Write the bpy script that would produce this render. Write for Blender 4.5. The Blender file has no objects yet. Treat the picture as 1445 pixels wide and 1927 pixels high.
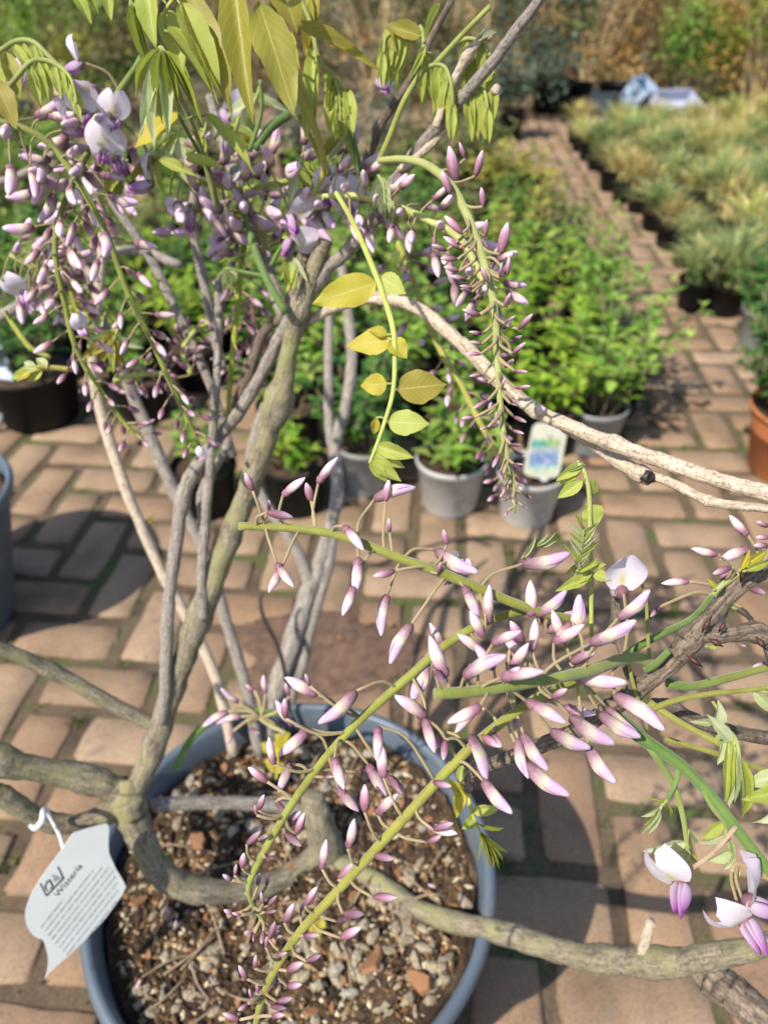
import bpy, math, random
import numpy as np
from mathutils import Vector, Matrix

# ------------------------------------------------------------------ camera, world, sun, exposure
FPX, CX, CY, CAMH = 1391.0, 722.5, 963.5, 1.06          # calibrated on the 200 x 100 mm pavers
PITCH = math.atan((963.5 + 68.0) / FPX)
ST, CT = math.sin(PITCH), math.cos(PITCH)
scene = bpy.context.scene
COL = scene.collection
cam_d = bpy.data.cameras.new('camera')
cam = bpy.data.objects.new('camera', cam_d)
COL.objects.link(cam)
cam.location = (0, 0, CAMH)
cam.rotation_euler = (math.pi / 2 - PITCH, 0, 0)
cam_d.sensor_fit = 'VERTICAL'
cam_d.sensor_height = 36.0
cam_d.lens = 36.0 * FPX / 1927.0
cam_d.clip_start = 0.02
cam_d.clip_end = 500
cam_d.dof.use_dof = True
cam_d.dof.focus_distance = 0.36
cam_d.dof.aperture_fstop = 7.5
scene.camera = cam

SUN_EL, SUN_AZ = math.radians(50), math.radians(226)     # azimuth clockwise from +Y
world = bpy.data.worlds.new('World')
scene.world = world
world.use_nodes = True
wn = world.node_tree.nodes
wl = world.node_tree.links
sky = wn.new('ShaderNodeTexSky')
sky.sky_type = 'NISHITA'
sky.sun_disc = False
sky.sun_elevation = SUN_EL
sky.sun_rotation = SUN_AZ
wl.new(sky.outputs[0], wn['Background'].inputs[0])
wn['Background'].inputs[1].default_value = 0.14
sun_d = bpy.data.lights.new('sun', 'SUN')
sun_d.energy = 4.8
sun_d.angle = math.radians(0.55)
sun_d.color = (1.0, 0.93, 0.81)
sun = bpy.data.objects.new('sun', sun_d)
COL.objects.link(sun)
sdir = Vector((math.sin(SUN_AZ) * math.cos(SUN_EL), math.cos(SUN_AZ) * math.cos(SUN_EL), math.sin(SUN_EL)))
sun.rotation_euler = (-sdir).to_track_quat('-Z', 'Y').to_euler()
sun.location = sdir * 12
scene.view_settings.view_transform = 'Standard'
scene.view_settings.look = 'None'
scene.view_settings.gamma = 1.0
scene.view_settings.exposure = 0.5
scene.cycles.use_denoising = True
scene.cycles.max_bounces = 8
scene.cycles.transparent_max_bounces = 8

rng = random.Random(7)
nrg = np.random.default_rng(11)

# ------------------------------------------------------------------ helpers
def P(x, y, zc):
    """photo pixel + depth along the optical axis (m) -> world"""
    u = (x - CX) / FPX
    v = (y - CY) / FPX
    return Vector((zc * u, zc * (CT - v * ST), CAMH - zc * (ST + v * CT)))

def ground(x, y, z=0.0):
    u = (x - CX) / FPX
    v = (y - CY) / FPX
    zc = (CAMH - z) / (ST + v * CT)
    return P(x, y, zc)

def topx(w):
    d = Vector(w) - Vector((0, 0, CAMH))
    zc = d.y * CT - d.z * ST
    up = d.y * ST + d.z * CT
    return CX + FPX * d.x / zc, CY - FPX * up / zc, zc

FWD = Vector((0, CT, -ST))
UPV = Vector((0, ST, CT))
RIGHT = Vector((1, 0, 0))
CAMP = Vector((0, 0, CAMH))
WLOC = {}

def mesh_from(name, V, F, uv=None, col=None, smooth=True, mats=(), midx=None):
    me = bpy.data.meshes.new(name)
    me.from_pydata([tuple(v) for v in V], [], [tuple(f) for f in F])
    if smooth:
        me.polygons.foreach_set('use_smooth', [True] * len(me.polygons))
    if uv is not None or col is not None:
        li = np.zeros(len(me.loops), dtype=np.int32)
        me.loops.foreach_get('vertex_index', li)
    if uv is not None:
        ul = me.uv_layers.new(name='UVMap')
        ul.data.foreach_set('uv', np.asarray(uv, dtype=np.float32)[li].ravel())
    if col is not None:
        ca = me.color_attributes.new('Col', 'FLOAT_COLOR', 'POINT')
        c = np.ones((len(me.vertices), 4), dtype=np.float32)
        c[:, :3] = np.asarray(col, dtype=np.float32)
        ca.data.foreach_set('color', c.ravel())
    for m in mats:
        me.materials.append(m)
    if midx is not None:
        me.polygons.foreach_set('material_index', list(midx))
    me.update()
    return me

def link(name, data, parent=None, world=(0, 0, 0), label=None, cat=None, group=None, kind=None):
    o = bpy.data.objects.new(name, data)
    COL.objects.link(o)
    w = Vector(world)
    WLOC[o.name] = w
    if parent is not None:
        o.parent = parent
        o.location = w - WLOC[parent.name]
    else:
        o.location = w
    for k, v in (('label', label), ('category', cat), ('group', group), ('kind', kind)):
        if v:
            o[k] = v
    return o

def obj(name, V, F, mat, parent=None, origin=None, uv=None, col=None, smooth=True, **kw):
    """one mesh object from world-space vertices, its origin moved to `origin`"""
    V = np.asarray([tuple(v) for v in V], dtype=float)
    if origin is None:
        origin = V[0]
    me = mesh_from(name, V - np.asarray(tuple(origin)), F, uv, col, smooth, (mat,))
    return link(name, me, parent, origin, **kw)

def crom(pts, step=6):
    """Catmull-Rom through rows of numbers"""
    p = np.asarray(pts, dtype=float)
    if len(p) < 3:
        t = np.linspace(0, 1, step * 2)[:, None]
        return p[0] * (1 - t) + p[-1] * t
    q = np.vstack([2 * p[0] - p[1], p, 2 * p[-1] - p[-2]])
    out = []
    for i in range(1, len(q) - 2):
        a, b, c, d = q[i - 1], q[i], q[i + 1], q[i + 2]
        for k in range(step):
            t = k / step
            out.append(.5 * (2 * b + (c - a) * t + (2 * a - 5 * b + 4 * c - d) * t * t + (3 * b - a - 3 * c + d) * t ** 3))
    out.append(q[-2])
    return np.array(out)

def tube_arrays(C, R, n=8, cap=True):
    """closed tube round the points C with radii R -> V, F, UV"""
    C = np.asarray(C, dtype=float)
    R = np.asarray(R, dtype=float)
    m = len(C)
    T = np.gradient(C, axis=0)
    T /= np.linalg.norm(T, axis=1)[:, None] + 1e-12
    ref = np.array([0.3, 0.2, 0.93])
    if abs(T[0] @ ref) > .9:
        ref = np.array([1.0, 0, 0])
    N = np.cross(T[0], ref)
    N /= np.linalg.norm(N)
    V, UV = [], []
    L = 0.0
    for i in range(m):
        N = N - T[i] * (N @ T[i])
        N /= np.linalg.norm(N) + 1e-12
        B = np.cross(T[i], N)
        if i:
            L += np.linalg.norm(C[i] - C[i - 1])
        for k in range(n):
            a = 2 * math.pi * k / n
            rr = R[i] if np.ndim(R[i]) == 0 else R[i][k]
            V.append(C[i] + rr * (math.cos(a) * N + math.sin(a) * B))
            UV.append((abs(2 * k / n - 1), L))
    F = []
    for i in range(m - 1):
        for k in range(n):
            k2 = (k + 1) % n
            F.append((i * n + k, i * n + k2, (i + 1) * n + k2, (i + 1) * n + k))
    if cap:
        F.append(tuple(range(n))[::-1])
        F.append(tuple((m - 1) * n + k for k in range(n)))
    return V, F, UV

class MB:
    """collects shapes that end up in one mesh"""
    def __init__(s):
        s.V, s.F, s.U, s.C = [], [], [], []
    def add(s, V, F, U=None, col=None):
        o = len(s.V)
        s.V += [tuple(v) for v in V]
        s.F += [tuple(i + o for i in f) for f in F]
        s.U += list(U) if U is not None else [(0, 0)] * len(V)
        if col is None:
            col = (1, 1, 1)
        c = np.asarray(col, dtype=float)
        s.C += [tuple(c)] * len(V) if c.ndim == 1 else [tuple(x) for x in c]
    def build(s, name, mat, parent=None, origin=None, smooth=True, **kw):
        return obj(name, s.V, s.F, mat, parent, origin, s.U, s.C, smooth, **kw)

def lathe(profile, n=48):
    V, F = [], []
    for r, z in profile:
        for k in range(n):
            a = 2 * math.pi * k / n
            V.append((r * math.cos(a), r * math.sin(a), z))
    for i in range(len(profile) - 1):
        for k in range(n):
            k2 = (k + 1) % n
            F.append((i * n + k, i * n + k2, (i + 1) * n + k2, (i + 1) * n + k))
    F.append(tuple(range(n))[::-1])
    F.append(tuple((len(profile) - 1) * n + k for k in range(n)))
    return V, F

def basis(d, up):
    d = Vector(d).normalized()
    z = Vector(up) - d * Vector(up).dot(d)
    if z.length < 1e-5:
        z = d.orthogonal()
    z.normalize()
    y = z.cross(d)
    return Matrix((d, y, z)).transposed()

# ------------------------------------------------------------------ materials
def nodes(name):
    m = bpy.data.materials.new(name)
    m.use_nodes = True
    nt = m.node_tree
    return m, nt, nt.nodes, nt.links, nt.nodes['Principled BSDF']

def ramp(N, stops):
    r = N.new('ShaderNodeValToRGB')
    e = r.color_ramp.elements
    while len(e) < len(stops):
        e.new(0.5)
    for i, (p, c) in enumerate(stops):
        e[i].position = p
        e[i].color = (*c, 1)
    return r

def noise(N, L, scale, detail=4, rough=.55, vec=None):
    n = N.new('ShaderNodeTexNoise')
    n.inputs['Scale'].default_value = scale
    n.inputs['Detail'].default_value = detail
    n.inputs['Roughness'].default_value = rough
    if vec is not None:
        L.new(vec, n.inputs['Vector'])
    return n

def mixc(N, L, fac, a, b, mode='MIX'):
    m = N.new('ShaderNodeMix')
    m.data_type = 'RGBA'
    m.blend_type = mode
    for sock, val in ((m.inputs[0], fac), (m.inputs[6], a), (m.inputs[7], b)):
        if hasattr(val, 'is_linked'):
            L.new(val, sock)
        elif isinstance(val, (int, float)):
            sock.default_value = val
        else:
            sock.default_value = (*val, 1)
    return m.outputs[2]

def bump(N, L, height, bsdf, strength=.4, dist=.002):
    b = N.new('ShaderNodeBump')
    b.inputs['Strength'].default_value = strength
    b.inputs['Distance'].default_value = dist
    L.new(height, b.inputs['Height'])
    L.new(b.outputs[0], bsdf.inputs['Normal'])

def simple(name, c, rough=.6, var=.15, scale=30, bmp=0.0, dist=.001, dirt=None):
    m, nt, N, L, B = nodes(name)
    tc = N.new('ShaderNodeTexCoord')
    n = noise(N, L, scale, 4, .6, tc.outputs['Object'])
    lo = tuple(x * (1 - var) for x in c)
    hi = tuple(min(1, x * (1 + var)) for x in c)
    r = ramp(N, [(.3, lo), (.7, hi)])
    L.new(n.outputs[0], r.inputs[0])
    c_ = r.outputs[0]
    if dirt:
        n2 = noise(N, L, 17, 7, .72, tc.outputs['Object'])
        r2 = ramp(N, [(.52, (0, 0, 0)), (.70, (.75, .75, .75))])
        L.new(n2.outputs[0], r2.inputs[0])
        c_ = mixc(N, L, r2.outputs[0], c_, dirt)
        n3 = noise(N, L, 140, 4, .7, tc.outputs['Object'])
        r3 = ramp(N, [(.62, (0, 0, 0)), (.70, (.6, .6, .6))])
        L.new(n3.outputs[0], r3.inputs[0])
        c_ = mixc(N, L, r3.outputs[0], c_, tuple(x * .7 for x in dirt))
    L.new(c_, B.inputs['Base Color'])
    B.inputs['Roughness'].default_value = rough
    if bmp:
        bump(N, L, n.outputs[0], B, bmp, dist)
    return m

def mat_brick():
    m, nt, N, L, B = nodes('clay_paver')
    oi = N.new('ShaderNodeObjectInfo')
    ge = N.new('ShaderNodeNewGeometry')
    at = N.new('ShaderNodeAttribute')
    at.attribute_name = 'Col'
    add = N.new('ShaderNodeMath')
    L.new(oi.outputs['Random'], add.inputs[0])
    L.new(at.outputs['Fac'], add.inputs[1])
    fr = N.new('ShaderNodeMath')
    fr.operation = 'FRACT'
    L.new(add.outputs[0], fr.inputs[0])
    r = ramp(N, [(0, (.232, .140, .083)), (.2, (.300, .207, .134)), (.4, (.245, .163, .104)), (.6, (.308, .217, .144)), (.8, (.250, .152, .088)), (1, (.320, .230, .155))])
    L.new(fr.outputs[0], r.inputs[0])
    n1 = noise(N, L, 9, 5, .6, ge.outputs['Position'])
    r1 = ramp(N, [(.28, (.62, .60, .58)), (.5, (.95, .94, .93)), (.75, (1.12, 1.11, 1.08))])
    L.new(n1.outputs[0], r1.inputs[0])
    c = mixc(N, L, 1.0, r.outputs[0], r1.outputs[0], 'MULTIPLY')
    n2 = noise(N, L, 260, 3, .7, ge.outputs['Position'])
    r2 = ramp(N, [(.32, (.60, .58, .56)), (.5, (1, 1, 1)), (.72, (1.22, 1.2, 1.17))])
    L.new(n2.outputs[0], r2.inputs[0])
    c = mixc(N, L, 1.0, c, r2.outputs[0], 'MULTIPLY')
    n3 = noise(N, L, 26, 6, .65, ge.outputs['Position'])
    r3 = ramp(N, [(.56, (0, 0, 0)), (.72, (.9, .9, .9))])
    L.new(n3.outputs[0], r3.inputs[0])
    c = mixc(N, L, r3.outputs[0], c, (.17, .13, .09))
    L.new(c, B.inputs['Base Color'])
    B.inputs['Roughness'].default_value = .88
    bump(N, L, n2.outputs[0], B, .35, .0015)
    return m

def mat_joint():
    m, nt, N, L, B = nodes('joint_sand')
    ge = N.new('ShaderNodeNewGeometry')
    n1 = noise(N, L, 7, 6, .65, ge.outputs['Position'])
    r1 = ramp(N, [(.32, (.06, .042, .026)), (.5, (.12, .085, .055)), (.58, (.085, .085, .032)), (.70, (.07, .125, .025))])
    L.new(n1.outputs[0], r1.inputs[0])
    n2 = noise(N, L, 180, 4, .7, ge.outputs['Position'])
    r2 = ramp(N, [(.3, (.55, .55, .55)), (.7, (1.35, 1.3, 1.25))])
    L.new(n2.outputs[0], r2.inputs[0])
    c = mixc(N, L, 1.0, r1.outputs[0], r2.outputs[0], 'MULTIPLY')
    L.new(c, B.inputs['Base Color'])
    B.inputs['Roughness'].default_value = .95
    bump(N, L, n2.outputs[0], B, .8, .004)
    return m

def mat_soil():
    m, nt, N, L, B = nodes('potting_mix')
    ge = N.new('ShaderNodeNewGeometry')
    n1 = noise(N, L, 34, 6, .7, ge.outputs['Position'])
    r1 = ramp(N, [(.3, (.022, .013, .008)), (.48, (.06, .036, .020)), (.62, (.12, .075, .042)), (.75, (.21, .145, .085))])
    L.new(n1.outputs[0], r1.inputs[0])
    n2 = noise(N, L, 240, 4, .75, ge.outputs['Position'])
    r2 = ramp(N, [(.3, (.45, .45, .45)), (.7, (1.5, 1.45, 1.4))])
    L.new(n2.outputs[0], r2.inputs[0])
    c = mixc(N, L, 1.0, r1.outputs[0], r2.outputs[0], 'MULTIPLY')
    L.new(c, B.inputs['Base Color'])
    B.inputs['Roughness'].default_value = .95
    bump(N, L, n2.outputs[0], B, 1.0, .006)
    return m

def mat_bark(name, lo, mid, hi, moss=None, speck=1.0):
    m, nt, N, L, B = nodes(name)
    tc = N.new('ShaderNodeTexCoord')
    mp = N.new('ShaderNodeMapping')
    mp.inputs['Scale'].default_value = (9, 55, 1)
    L.new(tc.outputs['UV'], mp.inputs[0])
    mp2 = N.new('ShaderNodeMapping')
    mp2.inputs['Scale'].default_value = (22, 30, 1)
    L.new(tc.outputs['UV'], mp2.inputs[0])
    n1 = noise(N, L, 1.0, 6, .65, mp.outputs[0])
    r1 = ramp(N, [(.3, lo), (.5, mid), (.7, hi)])
    L.new(n1.outputs[0], r1.inputs[0])
    c = r1.outputs[0]
    n2 = noise(N, L, 420, 3, .7, tc.outputs['Object'])
    r2 = ramp(N, [(.34, (.45, .42, .4)), (.48, (1, 1, 1)), (.75, (1.2, 1.18, 1.15))])
    L.new(n2.outputs[0], r2.inputs[0])
    c = mixc(N, L, speck, c, mixc(N, L, 1.0, c, r2.outputs[0], 'MULTIPLY'))
    mp3 = N.new('ShaderNodeMapping')
    mp3.inputs['Scale'].default_value = (15, 42, 1)
    L.new(tc.outputs['UV'], mp3.inputs[0])
    n6 = noise(N, L, 1.0, 5, .75, mp3.outputs[0])
    r6 = ramp(N, [(.36, (.42, .40, .38)), (.45, (1, 1, 1)), (.66, (1, 1, 1)), (.74, (1.35, 1.32, 1.25))])
    L.new(n6.outputs[0], r6.inputs[0])
    c = mixc(N, L, 1.0, c, r6.outputs[0], 'MULTIPLY')
    if moss:
        n3 = noise(N, L, 24, 4, .6, tc.outputs['Object'])
        r3 = ramp(N, [(.48, (0, 0, 0)), (.66, (1, 1, 1))])
        L.new(n3.outputs[0], r3.inputs[0])
        c = mixc(N, L, r3.outputs[0], c, moss)
    L.new(c, B.inputs['Base Color'])
    B.inputs['Roughness'].default_value = .8
    n4 = noise(N, L, 1.0, 6, .7, mp2.outputs[0])
    n5 = noise(N, L, 130, 6, .7, tc.outputs['Object'])
    hs = N.new('ShaderNodeMath')
    hs.operation = 'MULTIPLY_ADD'
    hs.inputs[1].default_value = .45
    L.new(n4.outputs[0], hs.inputs[0])
    L.new(n5.outputs[0], hs.inputs[2])
    bump(N, L, hs.outputs[0], B, .8, .0030)
    return m

def mat_attr(name, rough=.5, sss=0.0, transl=0.0, vary=.12, gain=1.0, spec=.35, streak=0.0, fuzz=False):
    m, nt, N, L, B = nodes(name)
    at = N.new('ShaderNodeAttribute')
    at.attribute_name = 'Col'
    oi = N.new('ShaderNodeObjectInfo')
    tc = N.new('ShaderNodeTexCoord')
    mr = N.new('ShaderNodeMapRange')
    mr.inputs[3].default_value = gain * (1 - vary)
    mr.inputs[4].default_value = gain * (1 + vary)
    L.new(oi.outputs['Random'], mr.inputs[0])
    c = mixc(N, L, 1.0, at.outputs['Color'], mr.outputs[0], 'MULTIPLY')
    if streak:
        mp = N.new('ShaderNodeMapping')
        mp.inputs['Scale'].default_value = (3, 22, 22)
        L.new(tc.outputs['Object'], mp.inputs[0])
        n = noise(N, L, 1.0, 4, .6, mp.outputs[0])
        r = ramp(N, [(.3, (1 - streak,) * 3), (.7, (1 + streak * .5,) * 3)])
        L.new(n.outputs[0], r.inputs[0])
        c = mixc(N, L, 1.0, c, r.outputs[0], 'MULTIPLY')
    if fuzz:
        n = noise(N, L, 70, 5, .6, tc.outputs['Object'])
        r = ramp(N, [(.3, (.72, .66, .55)), (.55, (1, 1, 1)), (.75, (1.15, 1.2, 1.1))])
        L.new(n.outputs[0], r.inputs[0])
        c = mixc(N, L, 1.0, c, r.outputs[0], 'MULTIPLY')
        mp = N.new('ShaderNodeMapping')
        mp.inputs['Scale'].default_value = (24, 1200, 1)
        L.new(tc.outputs['UV'], mp.inputs[0])
        n2 = noise(N, L, 1.0, 3, .6, mp.outputs[0])
        r2 = ramp(N, [(.35, (.82, .82, .80)), (.7, (1.18, 1.18, 1.15))])
        L.new(n2.outputs[0], r2.inputs[0])
        c = mixc(N, L, 1.0, c, r2.outputs[0], 'MULTIPLY')
        bump(N, L, n2.outputs[0], B, .5, .0006)
        B.inputs['Sheen Weight'].default_value = .3
    L.new(c, B.inputs['Base Color'])
    B.inputs['Roughness'].default_value = rough
    B.inputs['Specular IOR Level'].default_value = spec
    if sss:
        B.inputs['Subsurface Weight'].default_value = sss
        B.inputs['Subsurface Radius'].default_value = (.004, .0025, .003)
        B.inputs['Subsurface Scale'].default_value = .5
    if transl:
        t = N.new('ShaderNodeBsdfTranslucent')
        L.new(c, t.inputs[0])
        mx = N.new('ShaderNodeMixShader')
        mx.inputs[0].default_value = transl
        L.new(B.outputs[0], mx.inputs[1])
        L.new(t.outputs[0], mx.inputs[2])
        L.new(mx.outputs[0], N['Material Output'].inputs[0])
    return m

def mat_leaf(name, c1, c2, vein, rough=.45, transl=.4):
    """leaflet with midrib and side veins along its own UV"""
    m, nt, N, L, B = nodes(name)
    tc = N.new('ShaderNodeTexCoord')
    oi = N.new('ShaderNodeObjectInfo')
    sp = N.new('ShaderNodeSeparateXYZ')
    L.new(tc.outputs['UV'], sp.inputs[0])
    n = noise(N, L, 5, 4, .6, tc.outputs['Object'])
    ad = N.new('ShaderNodeMath')
    ad.operation = 'MULTIPLY_ADD'
    ad.inputs[1].default_value = .75
    L.new(oi.outputs['Random'], ad.inputs[0])
    sb = N.new('ShaderNodeMath')
    sb.operation = 'MULTIPLY_ADD'
    sb.inputs[1].default_value = .9
    sb.inputs[2].default_value = -.32
    L.new(n.outputs[0], sb.inputs[0])
    L.new(sb.outputs[0], ad.inputs[2])
    c = mixc(N, L, ad.outputs[0], c1, c2)
    def math_(op, a, b=None):
        q = N.new('ShaderNodeMath')
        q.operation = op
        for i, x in enumerate((a, b)):
            if x is None:
                continue
            if hasattr(x, 'is_linked'):
                L.new(x, q.inputs[i])
            else:
                q.inputs[i].default_value = x
        return q.outputs[0]
    sp2 = noise(N, L, 13, 5, .7, tc.outputs['Object'])
    rs = ramp(N, [(.62, (0, 0, 0)), (.72, (.7, .7, .7))])
    L.new(sp2.outputs[0], rs.inputs[0])
    c = mixc(N, L, rs.outputs[0], c, (.22, .12, .035))
    dv = math_('ABSOLUTE', math_('SUBTRACT', sp.outputs[1], .5))
    mid = math_('LESS_THAN', dv, .022)
    ph = math_('SUBTRACT', math_('MULTIPLY', sp.outputs[0], 9.0), math_('MULTIPLY', dv, 5.0))
    frc = math_('ABSOLUTE', math_('SUBTRACT', math_('FRACT', ph), .5))
    side = math_('LESS_THAN', frc, .045)
    vf = math_('MAXIMUM', mid, math_('MULTIPLY', side, .55))
    c = mixc(N, L, math_('MULTIPLY', vf, .6), c, vein)
    L.new(c, B.inputs['Base Color'])
    B.inputs['Roughness'].default_value = rough
    B.inputs['Specular IOR Level'].default_value = .4
    nb = noise(N, L, 40, 3, .6, tc.outputs['UV'])
    hh = math_('ADD', math_('MULTIPLY', vf, -.5), math_('MULTIPLY', nb.outputs[0], .5))
    bump(N, L, hh, B, .5, .0008)
    t = N.new('ShaderNodeBsdfTranslucent')
    L.new(c, t.inputs[0])
    mx = N.new('ShaderNodeMixShader')
    mx.inputs[0].default_value = transl
    L.new(B.outputs[0], mx.inputs[1])
    L.new(t.outputs[0], mx.inputs[2])
    L.new(mx.outputs[0], N['Material Output'].inputs[0])
    return m

M = {}
M['brick'] = mat_brick()
M['joint'] = mat_joint()
M['soil'] = mat_soil()
M['patch_mat'] = simple('dark_brown', (.115, .068, .045), .95, .45, 45, .6, .003)  # mottled dark brown of the low patch behind the pot
M['bark_olive'] = mat_bark('bark_olive', (.105, .086, .056), (.225, .190, .128), (.35, .31, .23), (.26, .245, .11))
M['bark_tan'] = mat_bark('bark_tan', (.36, .275, .195), (.58, .47, .355), (.68, .58, .47))
M['bark_dark'] = mat_bark('bark_dark', (.045, .032, .023), (.165, .122, .088), (.34, .275, .205))
M['bark_grey'] = mat_bark('bark_grey', (.14, .118, .098), (.29, .25, .215), (.43, .39, .345))
M['petal'] = mat_attr('petal', rough=.55, sss=.15, vary=.16, spec=.25, streak=.22)
M['petal_open'] = mat_attr('petal_open', rough=.5, transl=.45, vary=.05, spec=.3, streak=.08)
M['stalk'] = mat_attr('stalk', rough=.6, vary=.08, fuzz=True)
M['leaf_bronze'] = mat_leaf('leaf_bronze', (.36, .265, .05), (.33, .33, .05), (.62, .58, .22))
M['leaf_gold'] = mat_leaf('leaf_gold', (.50, .40, .04), (.52, .47, .05), (.66, .62, .22))
M['leaf_lime'] = mat_leaf('leaf_lime', (.38, .44, .07), (.46, .50, .11), (.62, .66, .32))
M['leaf_pale'] = mat_leaf('leaf_pale', (.46, .53, .24), (.58, .62, .38), (.74, .76, .60), .6)
M['foliage'] = mat_attr('foliage', rough=.5, transl=.4, vary=.1)
M['grass'] = mat_attr('grass', rough=.55, transl=.35, vary=.12)
M['slate_pot'] = simple('slate_blue_plastic', (.085, .112, .145), .48, .14, 12, .1, dirt=(.16, .15, .135))
M['grey_pot'] = simple('grey_plastic', (.46, .455, .44), .55, .08, 14, .1, dirt=(.27, .23, .18))
M['mid_pot'] = simple('mid_grey_plastic', (.26, .28, .29), .5, .10, 14, .1, dirt=(.20, .17, .13))
M['black_pot'] = simple('black_plastic', (.008, .008, .009), .55, .3, 20, .1)
M['black_pot'].node_tree.nodes['Principled BSDF'].inputs['Specular IOR Level'].default_value = .2
M['clay_pot'] = simple('terracotta', (.46, .16, .055), .85, .2, 10, .2)
def mat_stone():
    m, nt, N, L, B = nodes('pebble_stone')
    oi = N.new('ShaderNodeObjectInfo')
    tc = N.new('ShaderNodeTexCoord')
    r = ramp(N, [(0, (.52, .43, .30)), (.25, (.64, .56, .41)), (.5, (.44, .35, .24)), (.7, (.60, .50, .34)), (.85, (.34, .29, .23)), (1, (.68, .63, .53))])
    L.new(oi.outputs['Random'], r.inputs[0])
    n = noise(N, L, 2.6, 5, .65, tc.outputs['Object'])
    r2 = ramp(N, [(.3, (.45, .40, .34)), (.55, (1, 1, 1)), (.75, (1.15, 1.13, 1.1))])
    L.new(n.outputs[0], r2.inputs[0])
    L.new(mixc(N, L, 1.0, r.outputs[0], r2.outputs[0], 'MULTIPLY'), B.inputs['Base Color'])
    B.inputs['Roughness'].default_value = .9
    bump(N, L, n.outputs[0], B, .6, .3)
    return m
M['stone'] = mat_stone()
M['crumb'] = mat_attr('soil_crumb', rough=.95, vary=0, spec=.1)
M['chip'] = simple('bark_chip', (.27, .13, .06), .85, .45, 60, .4)
M['twig'] = simple('dry_twig', (.27, .19, .125), .85, .35, 80, .3)
M['tag'] = simple('tag_plastic', (.60, .62, .60), .35, .05, 20)
M['tie'] = simple('tie_plastic', (.66, .66, .66), .35, .04, 20)
M['cream'] = simple('cream_card', (.50, .49, .40), .4, .04, 20)
M['ink'] = simple('grey_ink', (.035, .035, .04), .6, .2, 200)
M['ink_soft'] = simple('soft_grey_ink', (.30, .31, .32), .6, .2, 200)
M['wire'] = simple('dark_wire', (.03, .022, .018), .5, .2, 60)
M['blue_plastic'] = simple('blue_plastic', (.34, .44, .58), .45, .1, 10)
M['lilac_plastic'] = simple('pale_plastic', (.38, .40, .52), .45, .15, 10)
M['budscale'] = simple('bud_scale', (.085, .03, .024), .6, .4, 200, .3)
M['cut'] = simple('cut_wood', (.42, .30, .19), .85, .3, 150, .3)

# ------------------------------------------------------------------ ground and paving
PHI = math.radians(4.7)
cph, sph = math.cos(PHI), math.sin(PHI)
MOD, BX0, BY0 = .110, -.812, .905
def b2w(bx, by):
    return (bx * cph + by * sph, -bx * sph + by * cph)

def grid_sheet(x0, x1, y0, y1, nx, ny, z):
    V, F = [], []
    for j in range(ny + 1):
        for i in range(nx + 1):
            V.append((x0 + (x1 - x0) * i / nx, y0 + (y1 - y0) * j / ny, z))
    for j in range(ny):
        for i in range(nx):
            a = j * (nx + 1) + i
            F.append((a, a + 1, a + nx + 2, a + nx + 1))
    return V, F
V, F = grid_sheet(-60, 60, -20, 120, 12, 14, -.014)
obj('ground', V, F, M['joint'], origin=(0, 0, -.014), smooth=False, kind='structure')
V, F = grid_sheet(-6, 6, -2, 9.5, 60, 60, -.0062)
V = [(x, y, z + rng.uniform(-.002, .002)) for x, y, z in V]
paving = obj('paving', V, F, M['joint'], origin=(0, 0, -.0075), kind='structure')

def brick_mesh(seed):
    r = random.Random(seed)
    nx, ny = 8, 4
    lx, ly = .195, .0875
    V, F = [], []
    def edge(u):
        return u
    xs = [-.5, -.47, -.3, -.1, .1, .3, .47, .5]
    ys = [-.5, -.44, 0, .44, .5]
    nx, ny = len(xs), len(ys)
    tilt = r.uniform(-.004, .004), r.uniform(-.008, .008)
    for j, yv in enumerate(ys):
        for i, xv in enumerate(xs):
            ex = i in (0, nx - 1)
            ey = j in (0, ny - 1)
            z = r.uniform(-.0006, .0006) + tilt[0] * xv * lx + tilt[1] * yv * ly
            if ex or ey:
                z -= .0035 + r.uniform(0, .0025)
            if ex and ey:
                z -= .003
            px = xv * lx + r.uniform(-.0026, .0026) - (math.copysign(.007, xv) if ex and ey else 0)
            py = yv * ly + r.uniform(-.0026, .0026) - (math.copysign(.0045, yv) if ex and ey else 0)
            V.append((px, py, z))
    for j in range(ny - 1):
        for i in range(nx - 1):
            a = j * nx + i
            F.append((a, a + 1, a + nx + 1, a + nx))
    per = [i for i in range(nx)] + [j * nx + nx - 1 for j in range(1, ny)] + [(ny - 1) * nx + i for i in range(nx - 2, -1, -1)] + [j * nx for j in range(ny - 2, 0, -1)]
    b0 = len(V)
    for k in per:
        V.append((V[k][0] * 1.005, V[k][1] * 1.005, -.045))
    n = len(per)
    for k in range(n):
        k2 = (k + 1) % n
        F.append((per[k2], per[k], b0 + k, b0 + k2))
    return V, F
BR = [brick_mesh(100 + k) for k in range(10)]
BM = [mesh_from('brick', v, f, smooth=True, mats=(M['brick'],), col=[(0, 0, 0)] * len(v)) for v, f in BR]
bricks = []
for i in range(-45, 60):
    for j in range(-12, 80):
        s = (i + j) % 4
        if s not in (0, 2):
            continue
        if s == 0:
            bx, by, ang = BX0 + (i + 1) * MOD, BY0 + (j + .5) * MOD, 0.0
        else:
            bx, by, ang = BX0 + (i + .5) * MOD, BY0 + (j + 1) * MOD, math.pi / 2
        x, y = b2w(bx, by)
        if y < .05 or y > 8.6 or abs(x) > 5.5:
            continue
        px, py, zc = topx((x, y, 0))
        vis = -160 < px < 1610 and py < 2090
        if not vis and not (-700 < px < 2150 and py < 2500):
            continue
        bricks.append((0 if vis else 1, zc, x, y, ang - PHI + rng.gauss(0, .008)))
bricks.sort()
far = MB()
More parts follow.
